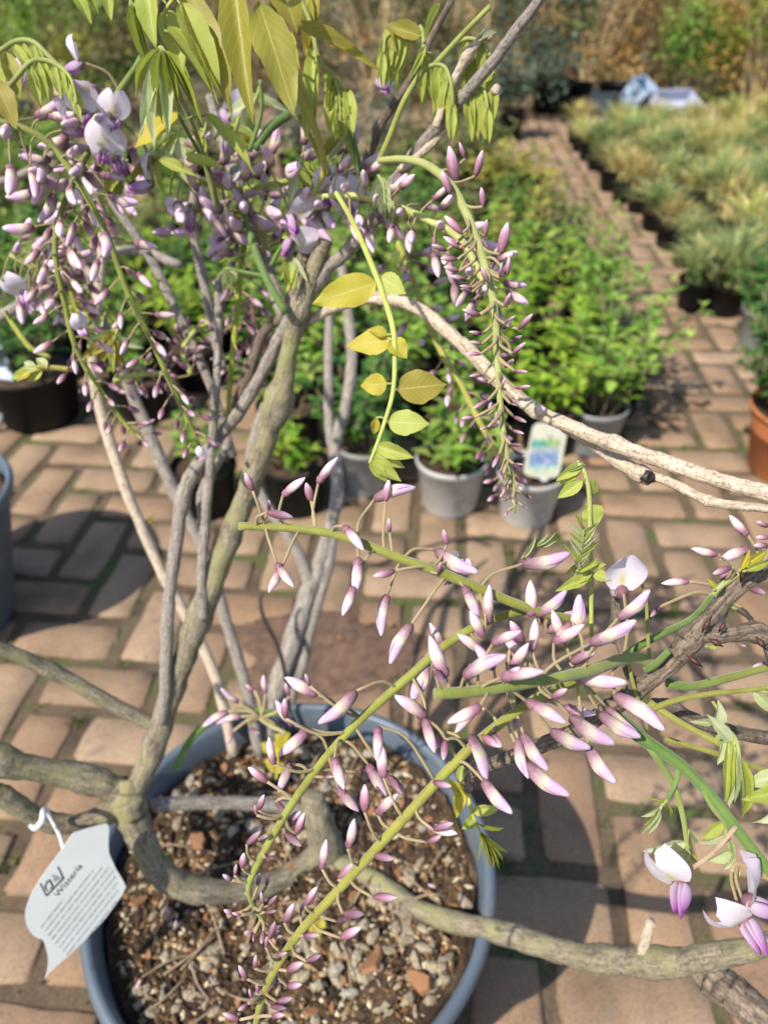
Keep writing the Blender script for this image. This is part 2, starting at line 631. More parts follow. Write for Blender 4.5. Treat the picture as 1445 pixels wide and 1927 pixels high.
for k, (v_, zc, x, y, ang) in enumerate(bricks):
    x += rng.gauss(0, .0012)
    y += rng.gauss(0, .0012)
    z = rng.gauss(0, .0009)
    a = ang + (math.pi if rng.random() < .5 else 0)
    if k < 300:
        o = link('brick', BM[rng.randrange(10)], paving, (x, y, z))
        o.rotation_euler = (0, 0, a)
    else:
        v, f = BR[rng.randrange(10)]
        c, s = math.cos(a), math.sin(a)
        g = rng.random()
        far.add([(x + p[0] * c - p[1] * s, y + p[0] * s + p[1] * c, z + p[2]) for p in v], f, None, (g, g, g))
far.build('brick', M['brick'], paving, (0, 0, 0), kind='stuff')

# low dark brown patch on the bricks behind the pot, moss tufts in the joints
def brown_patch():
    mb = MB()
    cx, cy, _ = ground(610, 1225)
    n, rings = 40, 9
    V, F = [(cx, cy, .007)], []
    for q in range(1, rings + 1):
        t = q / rings
        for k in range(n):
            a = 2 * math.pi * k / n
            rad = t * (.165 + .02 * math.sin(3 * a + 1) + .013 * math.sin(5 * a) + .008 * math.sin(11 * a))
            h = .008 * (1 - t ** 2) + rng.uniform(-.0015, .0015) - (.004 if q == rings else 0)
            V.append((cx + rad * 1.1 * math.cos(a), cy + rad * .75 * math.sin(a), h))
    for k in range(n):
        F.append((0, 1 + k, 1 + (k + 1) % n))
    for q in range(rings - 1):
        for k in range(n):
            a, b = 1 + q * n + k, 1 + q * n + (k + 1) % n
            F.append((a, a + n, b + n, b))
    mb.add(V, F)
    mb.build('dark_patch', M['patch_mat'], None, (cx, cy, 0), label='low dark brown patch on the bricks behind the blue pot', cat='soil', kind='stuff')
brown_patch()

def moss():
    mb = MB()
    lines = []
    for k in range(300):
        v_, zc, x, y, ang = bricks[rng.randrange(260)]
        if v_:
            continue
        c, s = math.cos(ang), math.sin(ang)
        if rng.random() < .6:
            lx, ly = rng.uniform(-.1, .1), rng.choice((-.055, .055))
        else:
            lx, ly = rng.choice((-.11, .11)), rng.uniform(-.05, .05)
        gx, gy = x + lx * c - ly * s, y + lx * s + ly * c
        dens = rng.random() ** 2
        for q in range(int(4 + 22 * dens)):
            bx, by = gx + rng.gauss(0, .009), gy + rng.gauss(0, .006)
            h = rng.uniform(.004, .012) * (1 + dens)
            a = rng.uniform(0, 6.28)
            w = rng.uniform(.0015, .003)
            tx, ty = bx + rng.gauss(0, .007), by + rng.gauss(0, .007)
            col = rng.choice(((.07, .15, .025), (.12, .20, .03), (.05, .10, .02), (.16, .15, .05)))
            mb.add([(bx - w * math.cos(a), by - w * math.sin(a), -.007), (bx + w * math.cos(a), by + w * math.sin(a), -.007), (tx, ty, -.006 + h)], [(0, 1, 2)], None, col)
    mb.build('joint_moss', M['foliage'], None, (0, 0, 0), smooth=False, kind='stuff', label='small green moss tufts growing in the paving joints', cat='moss')
moss()
def debris():
    mb = MB()
    r = random.Random(91)
    pal = [(.07, .045, .028), (.12, .08, .05), (.20, .14, .085), (.06, .05, .03), (.26, .19, .12)]
    for k in range(2600):
        v_, zc, x, y, ang = bricks[r.randrange(min(len(bricks), 330))]
        c, s_ = math.cos(ang), math.sin(ang)
        if r.random() < .72:
            lx, ly = r.uniform(-.1, .1), r.choice((-.05, .05)) + r.gauss(0, .006)
        else:
            lx, ly = r.uniform(-.1, .1), r.uniform(-.05, .05)
        gx_, gy_ = x + lx * c - ly * s_, y + lx * s_ + ly * c
        sz = r.uniform(.0006, .0024)
        z = .0006 if abs(ly) < .043 else -.004
        b = r.uniform(0, 6.28)
        el = r.uniform(1, 2.5)
        ca, sa = math.cos(b), math.sin(b)
        col = np.array(pal[r.randrange(5)]) * r.uniform(.7, 1.3)
        V = [(gx_ + sz * (vx * ca - vy * sa), gy_ + sz * (vx * sa + vy * ca), z + sz * vz) for vx, vy, vz in ((el, 0, 0), (-el, 0, 0), (0, 1, 0), (0, -1, 0), (0, 0, .8), (0, 0, -.8))]
        mb.add(V, [(0, 2, 4), (2, 1, 4), (1, 3, 4), (3, 0, 4), (2, 0, 5), (1, 2, 5), (3, 1, 5), (0, 3, 5)], None, col)
    mb.build('paving_debris', M['crumb'], None, (0, 0, 0), smooth=False, kind='stuff', label='scattered crumbs of soil and grit on the brick paving', cat='debris')
debris()

# ------------------------------------------------------------------ potted background plants
def pot_profile(r, h, t=.004, lip=.010, taper=.76):
    rb = r * taper
    zl = h - lip * 1.6
    return [(rb * .96, 0), (rb, .004), (rb + (r - rb) * (zl / h) * .86, zl), (r * .985, zl + .002), (r, h - .003), (r - .001, h), (r - t, h), (r - t - .001, h - .004), ((rb + (r - rb) * .55) - t, h * .55), (rb - t, .012)]

def leaf_quad(mb, base, d, up, L, W, col, fold=.25, droop=.25):
    d = np.asarray(d, float)
    d /= np.linalg.norm(d) + 1e-9
    s = np.cross(up, d)
    s /= np.linalg.norm(s) + 1e-9
    n = np.cross(d, s)
    b = np.asarray(base, float)
    p1 = b + d * L * .45 - n * 0
    tip = b + d * L - n * L * droop
    l = b + d * L * .42 + s * W * .5 + n * W * fold
    r = b + d * L * .42 - s * W * .5 + n * W * fold
    l2 = b + d * L * .78 + s * W * .3 + n * (W * fold * .6 - L * droop * .5)
    r2 = b + d * L * .78 - s * W * .3 + n * (W * fold * .6 - L * droop * .5)
    mid2 = b + d * L * .75 - n * L * droop * .5
    mb.add([b, l, p1, r, l2, mid2, r2, tip], [(0, 2, 1), (0, 3, 2), (1, 2, 5, 4), (2, 3, 6, 5), (4, 5, 7), (5, 6, 7)], None, col)

def bush_meshes(seed, H, R, nst, nodes_, leaf, pal, z0, upright=.8):
    """stems and opposite leaves of one small bushy plant, local coordinates"""
    r = random.Random(seed)
    st, fo = MB(), MB()
    for k in range(nst):
        a = r.uniform(0, 6.28)
        rad = R * math.sqrt(r.random())
        top = np.array((rad * math.cos(a), rad * math.sin(a), z0 + H * r.uniform(.45, 1.0) * (1 - .35 * (rad / R) ** 2)))
        b = np.array((rad * .35 * math.cos(a), rad * .35 * math.sin(a), z0 - .01))
        mid = (b + top) / 2 + np.array((r.gauss(0, .01), r.gauss(0, .01), .02))
        C = crom([b, mid, top], 3)
        V, F, U = tube_arrays(C, np.linspace(.003, .0015, len(C)), 4)
        st.add(V, F, U, (.22, .16, .08))
        for q in range(nodes_):
            t = .25 + .75 * (q + 1) / nodes_
            p = C[min(len(C) - 1, int(t * (len(C) - 1)))]
            a0 = q * 1.57 + r.uniform(0, .6)
            for s in (0, 1, 2) if q == nodes_ - 1 else (0, 1):
                aa = a0 + s * (2.1 if q == nodes_ - 1 else math.pi) + r.gauss(0, .25)
                d = (math.cos(aa), math.sin(aa), r.uniform(-.1, upright) if q < nodes_ - 1 else r.uniform(.3, 1.2))
                l = leaf * r.uniform(.6, 1.15) * (.75 if q == nodes_ - 1 else 1)
                c = np.array(pal[r.randrange(len(pal))]) * r.uniform(.8, 1.2)
                leaf_quad(fo, p + np.array((r.gauss(0, .004), r.gauss(0, .004), r.gauss(0, .008))), d, (0, 0, 1), l, l * r.uniform(.38, .58), c, r.uniform(.05, .3), r.uniform(.05, .35))
    return st, fo

GREEN = [(.17, .32, .04), (.22, .39, .05), (.12, .24, .035), (.29, .45, .08), (.34, .43, .10)]
DEEP = [(.06, .14, .035), (.08, .18, .035), (.12, .25, .045)]
LIME = [(.24, .40, .03), (.30, .44, .04), (.17, .33, .03), (.36, .46, .06)]
OLIVE = [(.18, .21, .065), (.25, .25, .09), (.14, .19, .06)]
GOLD = [(.40, .39, .07), (.48, .40, .10), (.30, .34, .06)]
BLUEG = [(.14, .20, .15), (.20, .26, .20), (.11, .16, .12)]
PAL = dict(green=GREEN, deep=DEEP, lime=LIME, olive=OLIVE, gold=GOLD, blue=BLUEG)
bush_cache = {}
pot_cache = {}
def potted(name, px, py, pot, r, h, style, H, R, leaf, label, cat, group=None, nst=16, nod=6, seed=None, taper=.76, filled=.88):
    base = ground(px, py)
    root = link(name, None, None, (base.x, base.y, 0.001), label, cat, group)
    root.empty_display_size = .05
    key = (pot, r, h)
    if key not in pot_cache:
        V, F = lathe(pot_profile(r, h, taper=taper), 40)
        pot_cache[key] = mesh_from('pot', V, F, mats=(M[pot],))
        sv = [(0, 0, h * filled)]
        sf = []
        n = 22
        for q in (1, 2, 3):
            for k in range(n):
                a = 6.2832 * k / n
                rr = (r * (taper + (1 - taper) * filled * .9) - .006) * q / 3
                sv.append((rr * math.cos(a), rr * math.sin(a), h * filled + rng.uniform(-.004, .004)))
        for k in range(n):
            sf.append((0, 1 + k, 1 + (k + 1) % n))
            for q in (0, 1):
                a, b = 1 + q * n + k, 1 + q * n + (k + 1) % n
                sf.append((a, a + n, b + n, b))
        pot_cache[key + ('s',)] = mesh_from('soil', sv, sf, mats=(M['soil'],))
    link('pot', pot_cache[key], root, root.location)
    link('soil', pot_cache[key + ('s',)], root, root.location)
    sd = rng.randrange(5) if seed is None else seed
    bk = (style, H, R, leaf, nst, nod, sd, h)
    if bk not in bush_cache:
        st, fo = bush_meshes(sd * 31 + int(H * 1000), H, R, nst, nod, leaf, PAL[style], h * filled)
        bush_cache[bk] = (mesh_from('stems', st.V, st.F, st.U, st.C, mats=(M['stalk'],)), mesh_from('foliage', fo.V, fo.F, None, fo.C, mats=(M['foliage'],)))
    a, b = bush_cache[bk]
    rz = rng.uniform(0, 6.28)
    for nm, me in (('stems', a), ('foliage', b)):
        o = link(nm, me, root, root.location)
        o.rotation_euler = (0, 0, rz)
        if nm == 'foliage':
            o['kind'] = 'stuff'
    return root

# front row on the path edge
potted('potted_shrub', 845, 948, 'grey_pot', .086, .135, 'green', .17, .11, .055, 'pale grey plastic pot of leafy green shrub without any label card', 'potted plant', nst=14, nod=5, seed=1)
potted('potted_shrub', 988, 968, 'grey_pot', .080, .13, 'green', .10, .05, .04, 'pale grey plastic pot with a picture label card stuck inside', 'potted plant', nst=3, nod=4, seed=2)
potted('potted_shrub', 690, 912, 'mid_pot', .078, .13, 'deep', .26, .12, .055, 'blue grey pot of dark green shrub beside the pale grey pot', 'potted plant', nst=16, nod=6, seed=3)
potted('potted_shrub', 560, 950, 'black_pot', .082, .13, 'lime', .17, .085, .05, 'black pot holding a small bright lime green shrub', 'potted plant', nst=7, nod=5, seed=4)
potted('potted_shrub', 396, 955, 'black_pot', .078, .125, 'green', .20, .08, .05, 'black pot of thin green shrub behind the grey wisteria stems', 'potted plant', nst=7, nod=5, seed=5)
potted('potted_shrub', 82, 785, 'black_pot', .135, .16, 'deep', .30, .15, .055, 'wide black pot with a blue plastic label hanging over it', 'potted plant', nst=16, nod=6, seed=6)
potted('potted_shrub', 1108, 838, 'mid_pot', .085, .13, 'green', .27, .13, .05, 'grey pot of spreading green shrub beside the brick path', 'potted plant', nst=16, nod=6, seed=7)
potted('potted_shrub', 1150, 770, 'black_pot', .085, .13, 'green', .34, .20, .05, 'black pot of tall green shrub leaning over the brick path', 'potted plant', nst=18, nod=6, seed=8)
potted('potted_shrub', 275, 782, 'black_pot', .085, .12, 'green', .2, .1, .05, 'small black pot of green shrub beside the wide black pot', 'potted plant', nst=10, nod=5, seed=9)
# block of look-alike green shrubs behind
LAB = dict(green='fresh green leafy shrub', lime='bright lime green shrub', deep='dark green shrub', olive='dull olive green shrub', gold='yellowish green shrub', blue='blue grey green shrub')
spots = []
for row, y in enumerate((842, 772, 712, 662, 616, 576, 540, 506, 474)):
    xr = {842: 1030, 772: 1075, 712: 1100, 662: 1110, 616: 1100, 576: 1085, 540: 1060, 506: 1040, 474: 1015}[y]
    step = 165 - row * 11
    x = xr
    while x > -110:
        if not (y > 740 and x < 470):
            spots.append((x + rng.uniform(-18, 18), y + rng.uniform(-9, 9), row))
        x -= step
for x, y, row in spots:
    sty = rng.choice(('green', 'green', 'green', 'lime', 'deep')) if row < 6 else rng.choice(('green', 'olive', 'gold', 'green', 'deep'))
    potted('potted_shrub', x, y, 'black_pot', .088, .13, sty, rng.choice((.25, .31)), rng.choice((.11, .14)), .05,
           LAB[sty] + ' in black pot packed in the bed behind the front row', 'potted plant', LAB[sty] + 's packed behind the front row', nst=9, nod=8)

# ------------------------------------------------------------------ sedges in pots on the right
def tuft(seed, n, H, R, pal, z0):
    r = random.Random(seed)
    mb = MB()
    for k in range(n):
        a = r.uniform(0, 6.28)
        lean = r.random() ** .7
        L = H * r.uniform(.6, 1.15)
        b = np.array((r.gauss(0, .02), r.gauss(0, .02), z0))
        dirv = np.array((math.cos(a), math.sin(a), 0))
        side = np.array((-math.sin(a), math.cos(a), 0))
        w = r.uniform(.003, .0062)
        V = []
        c = np.array(pal[r.randrange(len(pal))]) * r.uniform(.75, 1.25)
        for q in range(6):
            t = q / 5
            p = b + dirv * R * lean * (t ** 1.5) * 1.25 + np.array((0, 0, L * (t - .52 * lean * t * t * t)))
            ww = w * (1 - t ** 2.2 * .9)
            V += [p - side * ww, p + side * ww]
        mb.add(V, [(2 * q, 2 * q + 1, 2 * q + 3, 2 * q + 2) for q in range(5)], None, c)
    return mb
STRAW = [(.68, .57, .23), (.60, .53, .18), (.48, .48, .15), (.74, .63, .30), (.34, .41, .11), (.20, .28, .09)]
SEDGE = [(.30, .39, .13), (.42, .46, .16), (.18, .28, .10), (.56, .52, .22), (.20, .30, .14)]
BRN = [(.40, .24, .10), (.34, .20, .09), (.46, .30, .14)]
tufts = []
for k in range(6):
    t = tuft(50 + k, 190, (.21, .24, .19, .22, .23, .2)[k], (.17, .19, .15, .18, .16, .17)[k], (STRAW, STRAW, STRAW + BRN, STRAW, SEDGE, SEDGE)[k], .10)
    tufts.append(mesh_from('blades', t.V, t.F, None, t.C, mats=(M['grass'],)))
V, F = lathe(pot_profile(.078, .115), 30)
sedge_pot = mesh_from('pot', V, F, mats=(M['black_pot'],))
GS = 'potted straw-coloured sedges in the bed beyond the path'
def sedge(x, y, label='straw and green sedge grass in black pot in the bed beyond the path', group=GS, k=None, s=1.0):
    root = link('potted_sedge', None, None, (x, y, .001), label, 'potted grass', group)
    root.empty_display_size = .05
    o = link('pot', sedge_pot, root, root.location)
    o = link('blades', tufts[rng.randrange(6) if k is None else k], root, root.location)
    o.rotation_euler = (0, 0, rng.uniform(0, 6.28))
    o.scale = (s, s, s * rng.uniform(.9, 1.1))
    o['kind'] = 'stuff'
edge_px = [(1062, 262), (1090, 300), (1128, 345), (1172, 395), (1222, 452), (1305, 560), (1400, 660)]
edge = np.array([tuple(ground(x, y))[:2] for x, y in edge_px])
ys = np.arange(edge[-1][1] + .1, edge[0][1], .27)
for ri, yy in enumerate(ys):
    xe = np.interp(yy, edge[::-1][:, 1], edge[::-1][:, 0])
    x = xe + .06
    while x < xe + 3.6:
        px, py, zc = topx((x, yy, .1))
        if px < 1560:
            if not (ri == 0 and x == xe + .06):
                sedge(x + rng.gauss(0, .02), yy + rng.gauss(0, .02), s=rng.uniform(.8, 1.2), k=rng.choice((4, 5, 5, 0, 1)) if ri < 4 else None)
        x += .275
g0 = ground(1303, 580)
sedge(g0.x, g0.y, 'sedge in a black pot standing out alone at the corner of the path', None, 4, 1.0)
potted('potted_conifer', 1488, 885, 'clay_pot', .15, .18, 'deep', .40, .24, .036, 'terracotta pot of dense dark green shrub at the edge of the path', 'potted plant', nst=120, nod=11, seed=12, taper=.72)
potted('potted_shrub', 1425, 650, 'mid_pot', .085, .13, 'deep', .22, .14, .045, 'grey pot of dark green shrub between sedges and terracotta pot', 'potted plant', nst=36, nod=7, seed=13)

# ------------------------------------------------------------------ shrubs at the back
def crown(seed, rx, ry, zlo, zhi, n, leaf, pal, clumps=40, gap=.6):
    r = random.Random(seed)
    mb = MB()
    cs = []
    for k in range(clumps):
        a = r.uniform(0, 6.28)
        q = r.random() ** .45
        z = r.uniform(zlo, zhi)
        tz = (z - zlo) / (zhi - zlo)
        w = math.sqrt(max(.12, 1 - (2 * tz - .75) ** 2 * .75))
        cs.append((rx * q * w * math.cos(a), ry * q * w * math.sin(a), z, r.uniform(.06, .17), pal[r.randrange(len(pal))]))
    for k in range(n):
        c = cs[r.randrange(clumps)]
        p = np.array((c[0] + r.gauss(0, c[3]), c[1] + r.gauss(0, c[3]), max(.02, c[2] + r.gauss(0, c[3] * .8))))
        d = np.array((r.gauss(0, 1), r.gauss(0, 1), r.gauss(.2, .7)))
        col = np.array(c[4]) * r.uniform(.6, 1.35)
        l = leaf * r.uniform(.6, 1.3)
        d /= np.linalg.norm(d)
        s = np.cross(d, (r.gauss(0, 1), r.gauss(0, 1), 1))
        s /= np.linalg.norm(s) + 1e-6
        mb.add([p, p + d * l * .5 + s * l * .3, p + d * l, p + d * l * .5 - s * l * .3], [(0, 1, 2, 3)], None, col)
    return mb
def stems(seed, n, R, H, r0, col, bend=.25):
    r = random.Random(seed)
    mb = MB()
    for k in range(n):
        a = r.uniform(0, 6.28)
        b = np.array((r.gauss(0, .05), r.gauss(0, .05), 0))
        rr = R * r.uniform(.2, 1.0)
        t = np.array((rr * math.cos(a), rr * math.sin(a), H * r.uniform(.6, 1.05)))
        m = b * .5 + t * .5 + np.array((r.gauss(0, .06), r.gauss(0, .06), bend * H * .25))
        C = crom([b, m, t], 4)
        V, F, U = tube_arrays(C, np.linspace(r0, r0 * .35, len(C)), 5)
        mb.add(V, F, U, np.array(col) * r.uniform(.7, 1.3))
    return mb
BRONZE = [(.40, .23, .09), (.48, .31, .12), (.31, .19, .085), (.45, .33, .14), (.34, .28, .11)]
RUST = [(.46, .26, .075), (.54, .35, .09), (.40, .28, .09), (.42, .35, .10)]
DULL = [(.21, .18, .085), (.28, .23, .11), (.18, .18, .08), (.33, .25, .13)]
YG = [(.30, .32, .04), (.22, .28, .03), (.36, .34, .06)]
def shrub(name, x, y, rx, ry, zlo, zhi, n, leaf, pal, label, cat, seed, nst=14, scol=(.50, .38, .20), r0=.011, clumps=40):
    root = link(name, None, None, (x, y, 0), label, cat)
    s = stems(seed, nst, rx * .9, zhi * .95, r0, scol)
    o = link('stems', mesh_from('stems', s.V, s.F, s.U, s.C, mats=(M['stalk'],)), root, root.location)
    c = crown(seed + 1, rx, ry, zlo, zhi, n, leaf, pal, clumps)
    o = link('crown', mesh_from('crown', c.V, c.F, None, c.C, smooth=False, mats=(M['foliage'],)), root, root.location, kind='stuff')
def atx(px, D):
    return (px - CX) / FPX * D * (1 / CT) * 1.0 * (CT * CT + ST * ST)
def gx(px, D, z=.6):
    # x position at distance D and height z under pixel column px
    zc = D * CT + (CAMH - z) * ST
    return (px - CX) / FPX * zc
SH = [
 ('evergreen_shrub', 40, 6.6, .75, .5, .1, 1.35, 5200, .05, GREEN + YG, 'bushy green and yellow shrub at the left end of the back hedge', 'shrub', 14),
 ('evergreen_shrub', 215, 7.4, .8, .5, .1, 1.5, 4800, .05, OLIVE + DEEP, 'dull olive shrub next to the green and yellow shrub', 'shrub', 14),
 ('dry_shrub', 470, 7.8, .9, .5, .1, 1.6, 4200, .045, DULL + BRONZE, 'brown grey half bare shrub behind the hanging bronze leaves', 'shrub', 34),
 ('dry_shrub', 700, 7.6, .8, .5, .1, 1.5, 4600, .045, DULL + OLIVE, 'olive brown shrub between the bare shrub and the bluish shrub', 'shrub', 26),
 ('dry_shrub', 850, 8.2, .8, .5, .1, 1.6, 4200, .045, BRONZE + DULL, 'brown shrub standing behind the bluish shrub', 'shrub', 26),
 ('bluish_shrub', 985, 7.0, .5, .4, .25, 1.35, 4200, .05, BLUEG + OLIVE, 'loose blue green shrub above the black nursery pot', 'shrub', 12),
 ('bronze_shrub', 1130, 8.6, .85, .5, .15, 1.7, 5200, .045, BRONZE, 'tall rusty bronze shrub with upright straw stems', 'shrub', 60),
 ('bronze_shrub', 1265, 8.8, .8, .5, .3, 1.7, 4600, .045, RUST + BRONZE, 'reddish brown shrub behind the dark green shrub', 'shrub', 60),
 ('evergreen_shrub', 1318, 7.9, .30, .25, .35, .80, 2600, .045, GREEN + DEEP, 'small dark green shrub in front of the reddish brown shrub', 'shrub', 10),
 ('yellow_shrub', 1400, 8.2, .8, .5, .3, 1.7, 5200, .045, RUST + BRONZE + YG[:1], 'orange and yellow leaved shrub by the dark green shrub', 'shrub', 70),
 ('yellow_shrub', 1455, 7.3, .55, .4, .15, 1.15, 4200, .045, YG + RUST + GREEN[:2], 'yellow green shrub beyond the sedges', 'shrub', 20),
]
for k, (nm, px, D, rx, ry, zl, zh, n, lf, pal, lab, cat, nst) in enumerate(SH):
    shrub(nm, gx(px, D), D, rx, ry, zl, zh, n, lf, pal, lab, cat, 300 + 7 * k, nst)
# a taller hedge closing the view
for k, (px, pal, lab) in enumerate(((-80, OLIVE + GREEN, 'green stretch of the tall hedge behind the green and yellow shrub'), (230, DULL + OLIVE, 'olive stretch of the tall hedge behind the olive shrub'), (560, BRONZE + DULL, 'brown stretch of the tall hedge behind the half bare shrub'),
                     (880, DULL + BRONZE, 'dull brown stretch of the tall hedge behind the bluish shrub'), (1190, RUST + BRONZE, 'rust coloured stretch of the tall hedge behind the bronze shrubs'), (1500, RUST + BRONZE, 'orange stretch of the tall hedge behind the yellow shrubs'))):
    shrub('hedge', gx(px, 10.2), 10.2, 1.5, .6, .1, 2.4, 8500, .07, pal, lab, 'hedge', 600 + 9 * k, 50, clumps=90)
# low mixed plants left of the far path
potted('potted_shrub', 952, 262, 'black_pot', .13, .2, 'blue', .5, .16, .07, 'pale grey green shrub at the left corner of the far path', 'potted plant', nst=34, nod=8, seed=20)
for k, (x, y, sty, H) in enumerate(((930, 430, 'gold', .34), (985, 440, 'gold', .30), (905, 360, 'olive', .34), (840, 400, 'olive', .36), (880, 330, 'blue', .4), (780, 365, 'olive', .35), (720, 340, 'blue', .4),
                                    (640, 370, 'olive', .36), (560, 345, 'blue', .4), (480, 370, 'green', .36), (400, 345, 'olive', .36), (320, 370, 'green', .36), (230, 345, 'olive', .36), (150, 375, 'green', .36), (60, 350, 'olive', .36), (0, 395, 'green', .36), (90, 425, 'green', .34), (200, 425, 'lime', .3), (330, 420, 'green', .34), (460, 425, 'olive', .34), (590, 430, 'green', .34), (700, 420, 'olive', .34), (790, 450, 'green', .3))):
    potted('potted_shrub', x, y, 'black_pot', .11, .16, sty, H, .17, .06, 'tall ' + LAB[sty] + ' in black pot in the rows before the hedge', 'potted plant', 'tall ' + LAB[sty] + 's before the hedge', nst=22, nod=7)
for x, y, r, h, lab in ((1033, 212, .19, .26, 'empty black nursery pot under the bluish shrub'), (1080, 208, .14, .22, 'smaller empty black nursery pot next to the larger one'), (1152, 202, .15, .2, 'empty black nursery pot beside the pale blue crate'), (12, 290, .26, .3, 'large black nursery tub under the green and yellow shrub')):
    g = ground(x, y)
    V, F = lathe(pot_profile(r, h), 36)
    link('nursery_pot', mesh_from('nursery_pot', V, F, mats=(M['black_pot'],)), None, (g.x, g.y, .001), lab, 'pot')
def crate(px, py, sx, sy, sz, rz, tilt, mat, label, cat, name):
    g = ground(px, py)
    t = .008
    mb = MB()
    def bx(x0, x1, y0, y1, z0, z1):
        mb.add([(x0, y0, z0), (x1, y0, z0), (x1, y1, z0), (x0, y1, z0), (x0, y0, z1), (x1, y0, z1), (x1, y1, z1), (x0, y1, z1)],
               [(3, 2, 1, 0), (4, 5, 6, 7), (0, 1, 5, 4), (1, 2, 6, 5), (2, 3, 7, 6), (3, 0, 4, 7)])
    bx(-sx, sx, -sy, sy, 0, t)
    bx(-sx, -sx + t, -sy, sy, t, sz)
    bx(sx - t, sx, -sy, sy, t, sz)
    bx(-sx + t, sx - t, -sy, -sy + t, t, sz)
    bx(-sx + t, sx - t, sy - t, sy, t, sz)
    bx(-sx - .012, sx + .012, -sy - .012, -sy - .001, sz - .02, sz + .004)
    bx(-sx - .012, sx + .012, sy + .001, sy + .012, sz - .02, sz + .004)
    me = mesh_from(name, mb.V, mb.F, smooth=False, mats=(M[mat],))
    o = link(name, me, None, (g.x, g.y, .002), label, cat)
    o.rotation_euler = (tilt, 0, rz)
    if tilt:
        o.location.z = max(0, math.sin(abs(tilt)) * sy) + .002
crate(1185, 207, .15, .09, .19, .9, .6, 'blue_plastic', 'pale blue plastic crate tipped beside the black nursery pots', 'crate', 'plastic_crate')
crate(1266, 216, .19, .12, .09, .3, .4, 'lilac_plastic', 'low pale lilac plastic tray behind the sedges', 'tray', 'plastic_tray')
crate(1120, 205, .12, .10, .14, .2, 0, 'mid_pot', 'grey plastic crate between the black nursery pots', 'crate', 'plastic_crate')

# ------------------------------------------------------------------ the large slate blue pots
POTX, POTY, RIMZ, POTR = -.092, .386, .335, .2045
def big_pot(x, y, label, R=POTR, H=RIMZ, taper=.74):
    root = link('plant_pot', None, None, (x, y, .001), label, 'pot')
    rb = R * taper
    prof = [(rb * .97, 0), (rb, .006), (rb + (R - rb) * .88 - .004, H - .034), (R - .008, H - .028), (R - .003, H - .022), (R, H - .010), (R - .002, H - .003), (R - .006, H),
            (R - .010, H - .001), (R - .013, H - .005), (R - .016, H - .045), (rb + (R - rb) * .6 - .012, H * .5), (rb - .010, .014)]
    V, F = lathe(prof, 96)
    link('wall', mesh_from('wall', V, F, mats=(M['slate_pot'],)), root, root.location)
    return root
pot = big_pot(POTX, POTY, 'large slate blue plastic pot of stony soil holding the wisteria')
pl = ground(34, 935, .30)
pot2 = big_pot(pl.x - .225, pl.y, 'large slate blue plastic pot of soil to the left of the wisteria', .20, .30, .62)

SOILZ = RIMZ - .036
def soil_h(x, y):
    return SOILZ + .006 * math.sin(x * 31 + 1) * math.cos(y * 27) + .004 * math.sin(x * 83) * math.sin(y * 71 + 2)
def soil_disc(root, cx, cy, z0, R, seed):
    r = random.Random(seed)
    V, F = [(cx, cy, soil_h(0, 0) - SOILZ + z0)], []
    n, rings = 110, 46
    for q in range(1, rings + 1):
        for k in range(n):
            a = 6.28319 * k / n
            rr = R * q / rings
            x, y = rr * math.cos(a), rr * math.sin(a)
            h = soil_h(x, y) - SOILZ + z0 + r.gauss(0, .0021) + (r.uniform(.002, .007) if r.random() < .06 else 0) - (.004 if q == rings else 0)
            V.append((cx + x, cy + y, h))
    for k in range(n):
        F.append((0, 1 + k, 1 + (k + 1) % n))
    for q in range(rings - 1):
        for k in range(n):
            a, b = 1 + q * n + k, 1 + q * n + (k + 1) % n
            F.append((a, a + n, b + n, b))
    return obj('soil', V, F, M['soil'], root, (cx, cy, z0), smooth=False)
soil = soil_disc(pot, POTX, POTY, SOILZ, POTR - .0165, 5)
soil_disc(pot2, WLOC[pot2.name].x, WLOC[pot2.name].y, .268, .18, 6)

def stone_mesh(seed, flat=.7, n=(7, 5)):
    r = random.Random(seed)
    V, F = [], []
    nu, nv = 8, 5
    ph = [r.uniform(0, 6) for _ in range(4)]
    for j in range(nv + 1):
        b = math.pi * j / nv
        for i in range(nu):
            a = 2 * math.pi * i / nu
            d = 1 + .20 * math.sin(2 * a + ph[0]) + .14 * math.sin(3 * b + ph[1]) + .12 * math.sin(3 * a + ph[2]) + r.uniform(-.16, .16)
            V.append((d * math.sin(b) * math.cos(a), d * .8 * math.sin(b) * math.sin(a), d * flat * math.cos(b)))
    for j in range(nv):
        for i in range(nu):
            i2 = (i + 1) % nu
            F.append((j * nu + i, (j + 1) * nu + i, (j + 1) * nu + i2, j * nu + i2))
    return mesh_from('pebble', V, F, mats=(M['stone'],), smooth=True)
SM = [stone_mesh(40 + k, rng.uniform(.55, .85)) for k in range(8)]
def chip_mesh(seed):
    r = random.Random(seed)
    pts = [(math.cos(a) * (1 + r.uniform(-.3, .2)), math.sin(a) * .55 * (1 + r.uniform(-.3, .3))) for a in np.linspace(0, 6.28, 7)[:-1]]
    V = [(x, y, -.12 + .1 * x * x) for x, y in pts] + [(x * .9, y * .9, .12 + .12 * x * x) for x, y in pts]
    F = [tuple(range(6))[::-1], tuple(range(6, 12))] + [(k, (k + 1) % 6, 6 + (k + 1) % 6, 6 + k) for k in range(6)]
    return mesh_from('bark_chip', V, F, mats=(M['chip'],), smooth=False)
CM = [chip_mesh(60 + k) for k in range(5)]
def on_soil(px, py):
    p = ground(px, py, SOILZ)
    return p
def in_pot(p, m=.026):
    return math.hypot(p.x - POTX, p.y - POTY) < POTR - m
cnt = 0
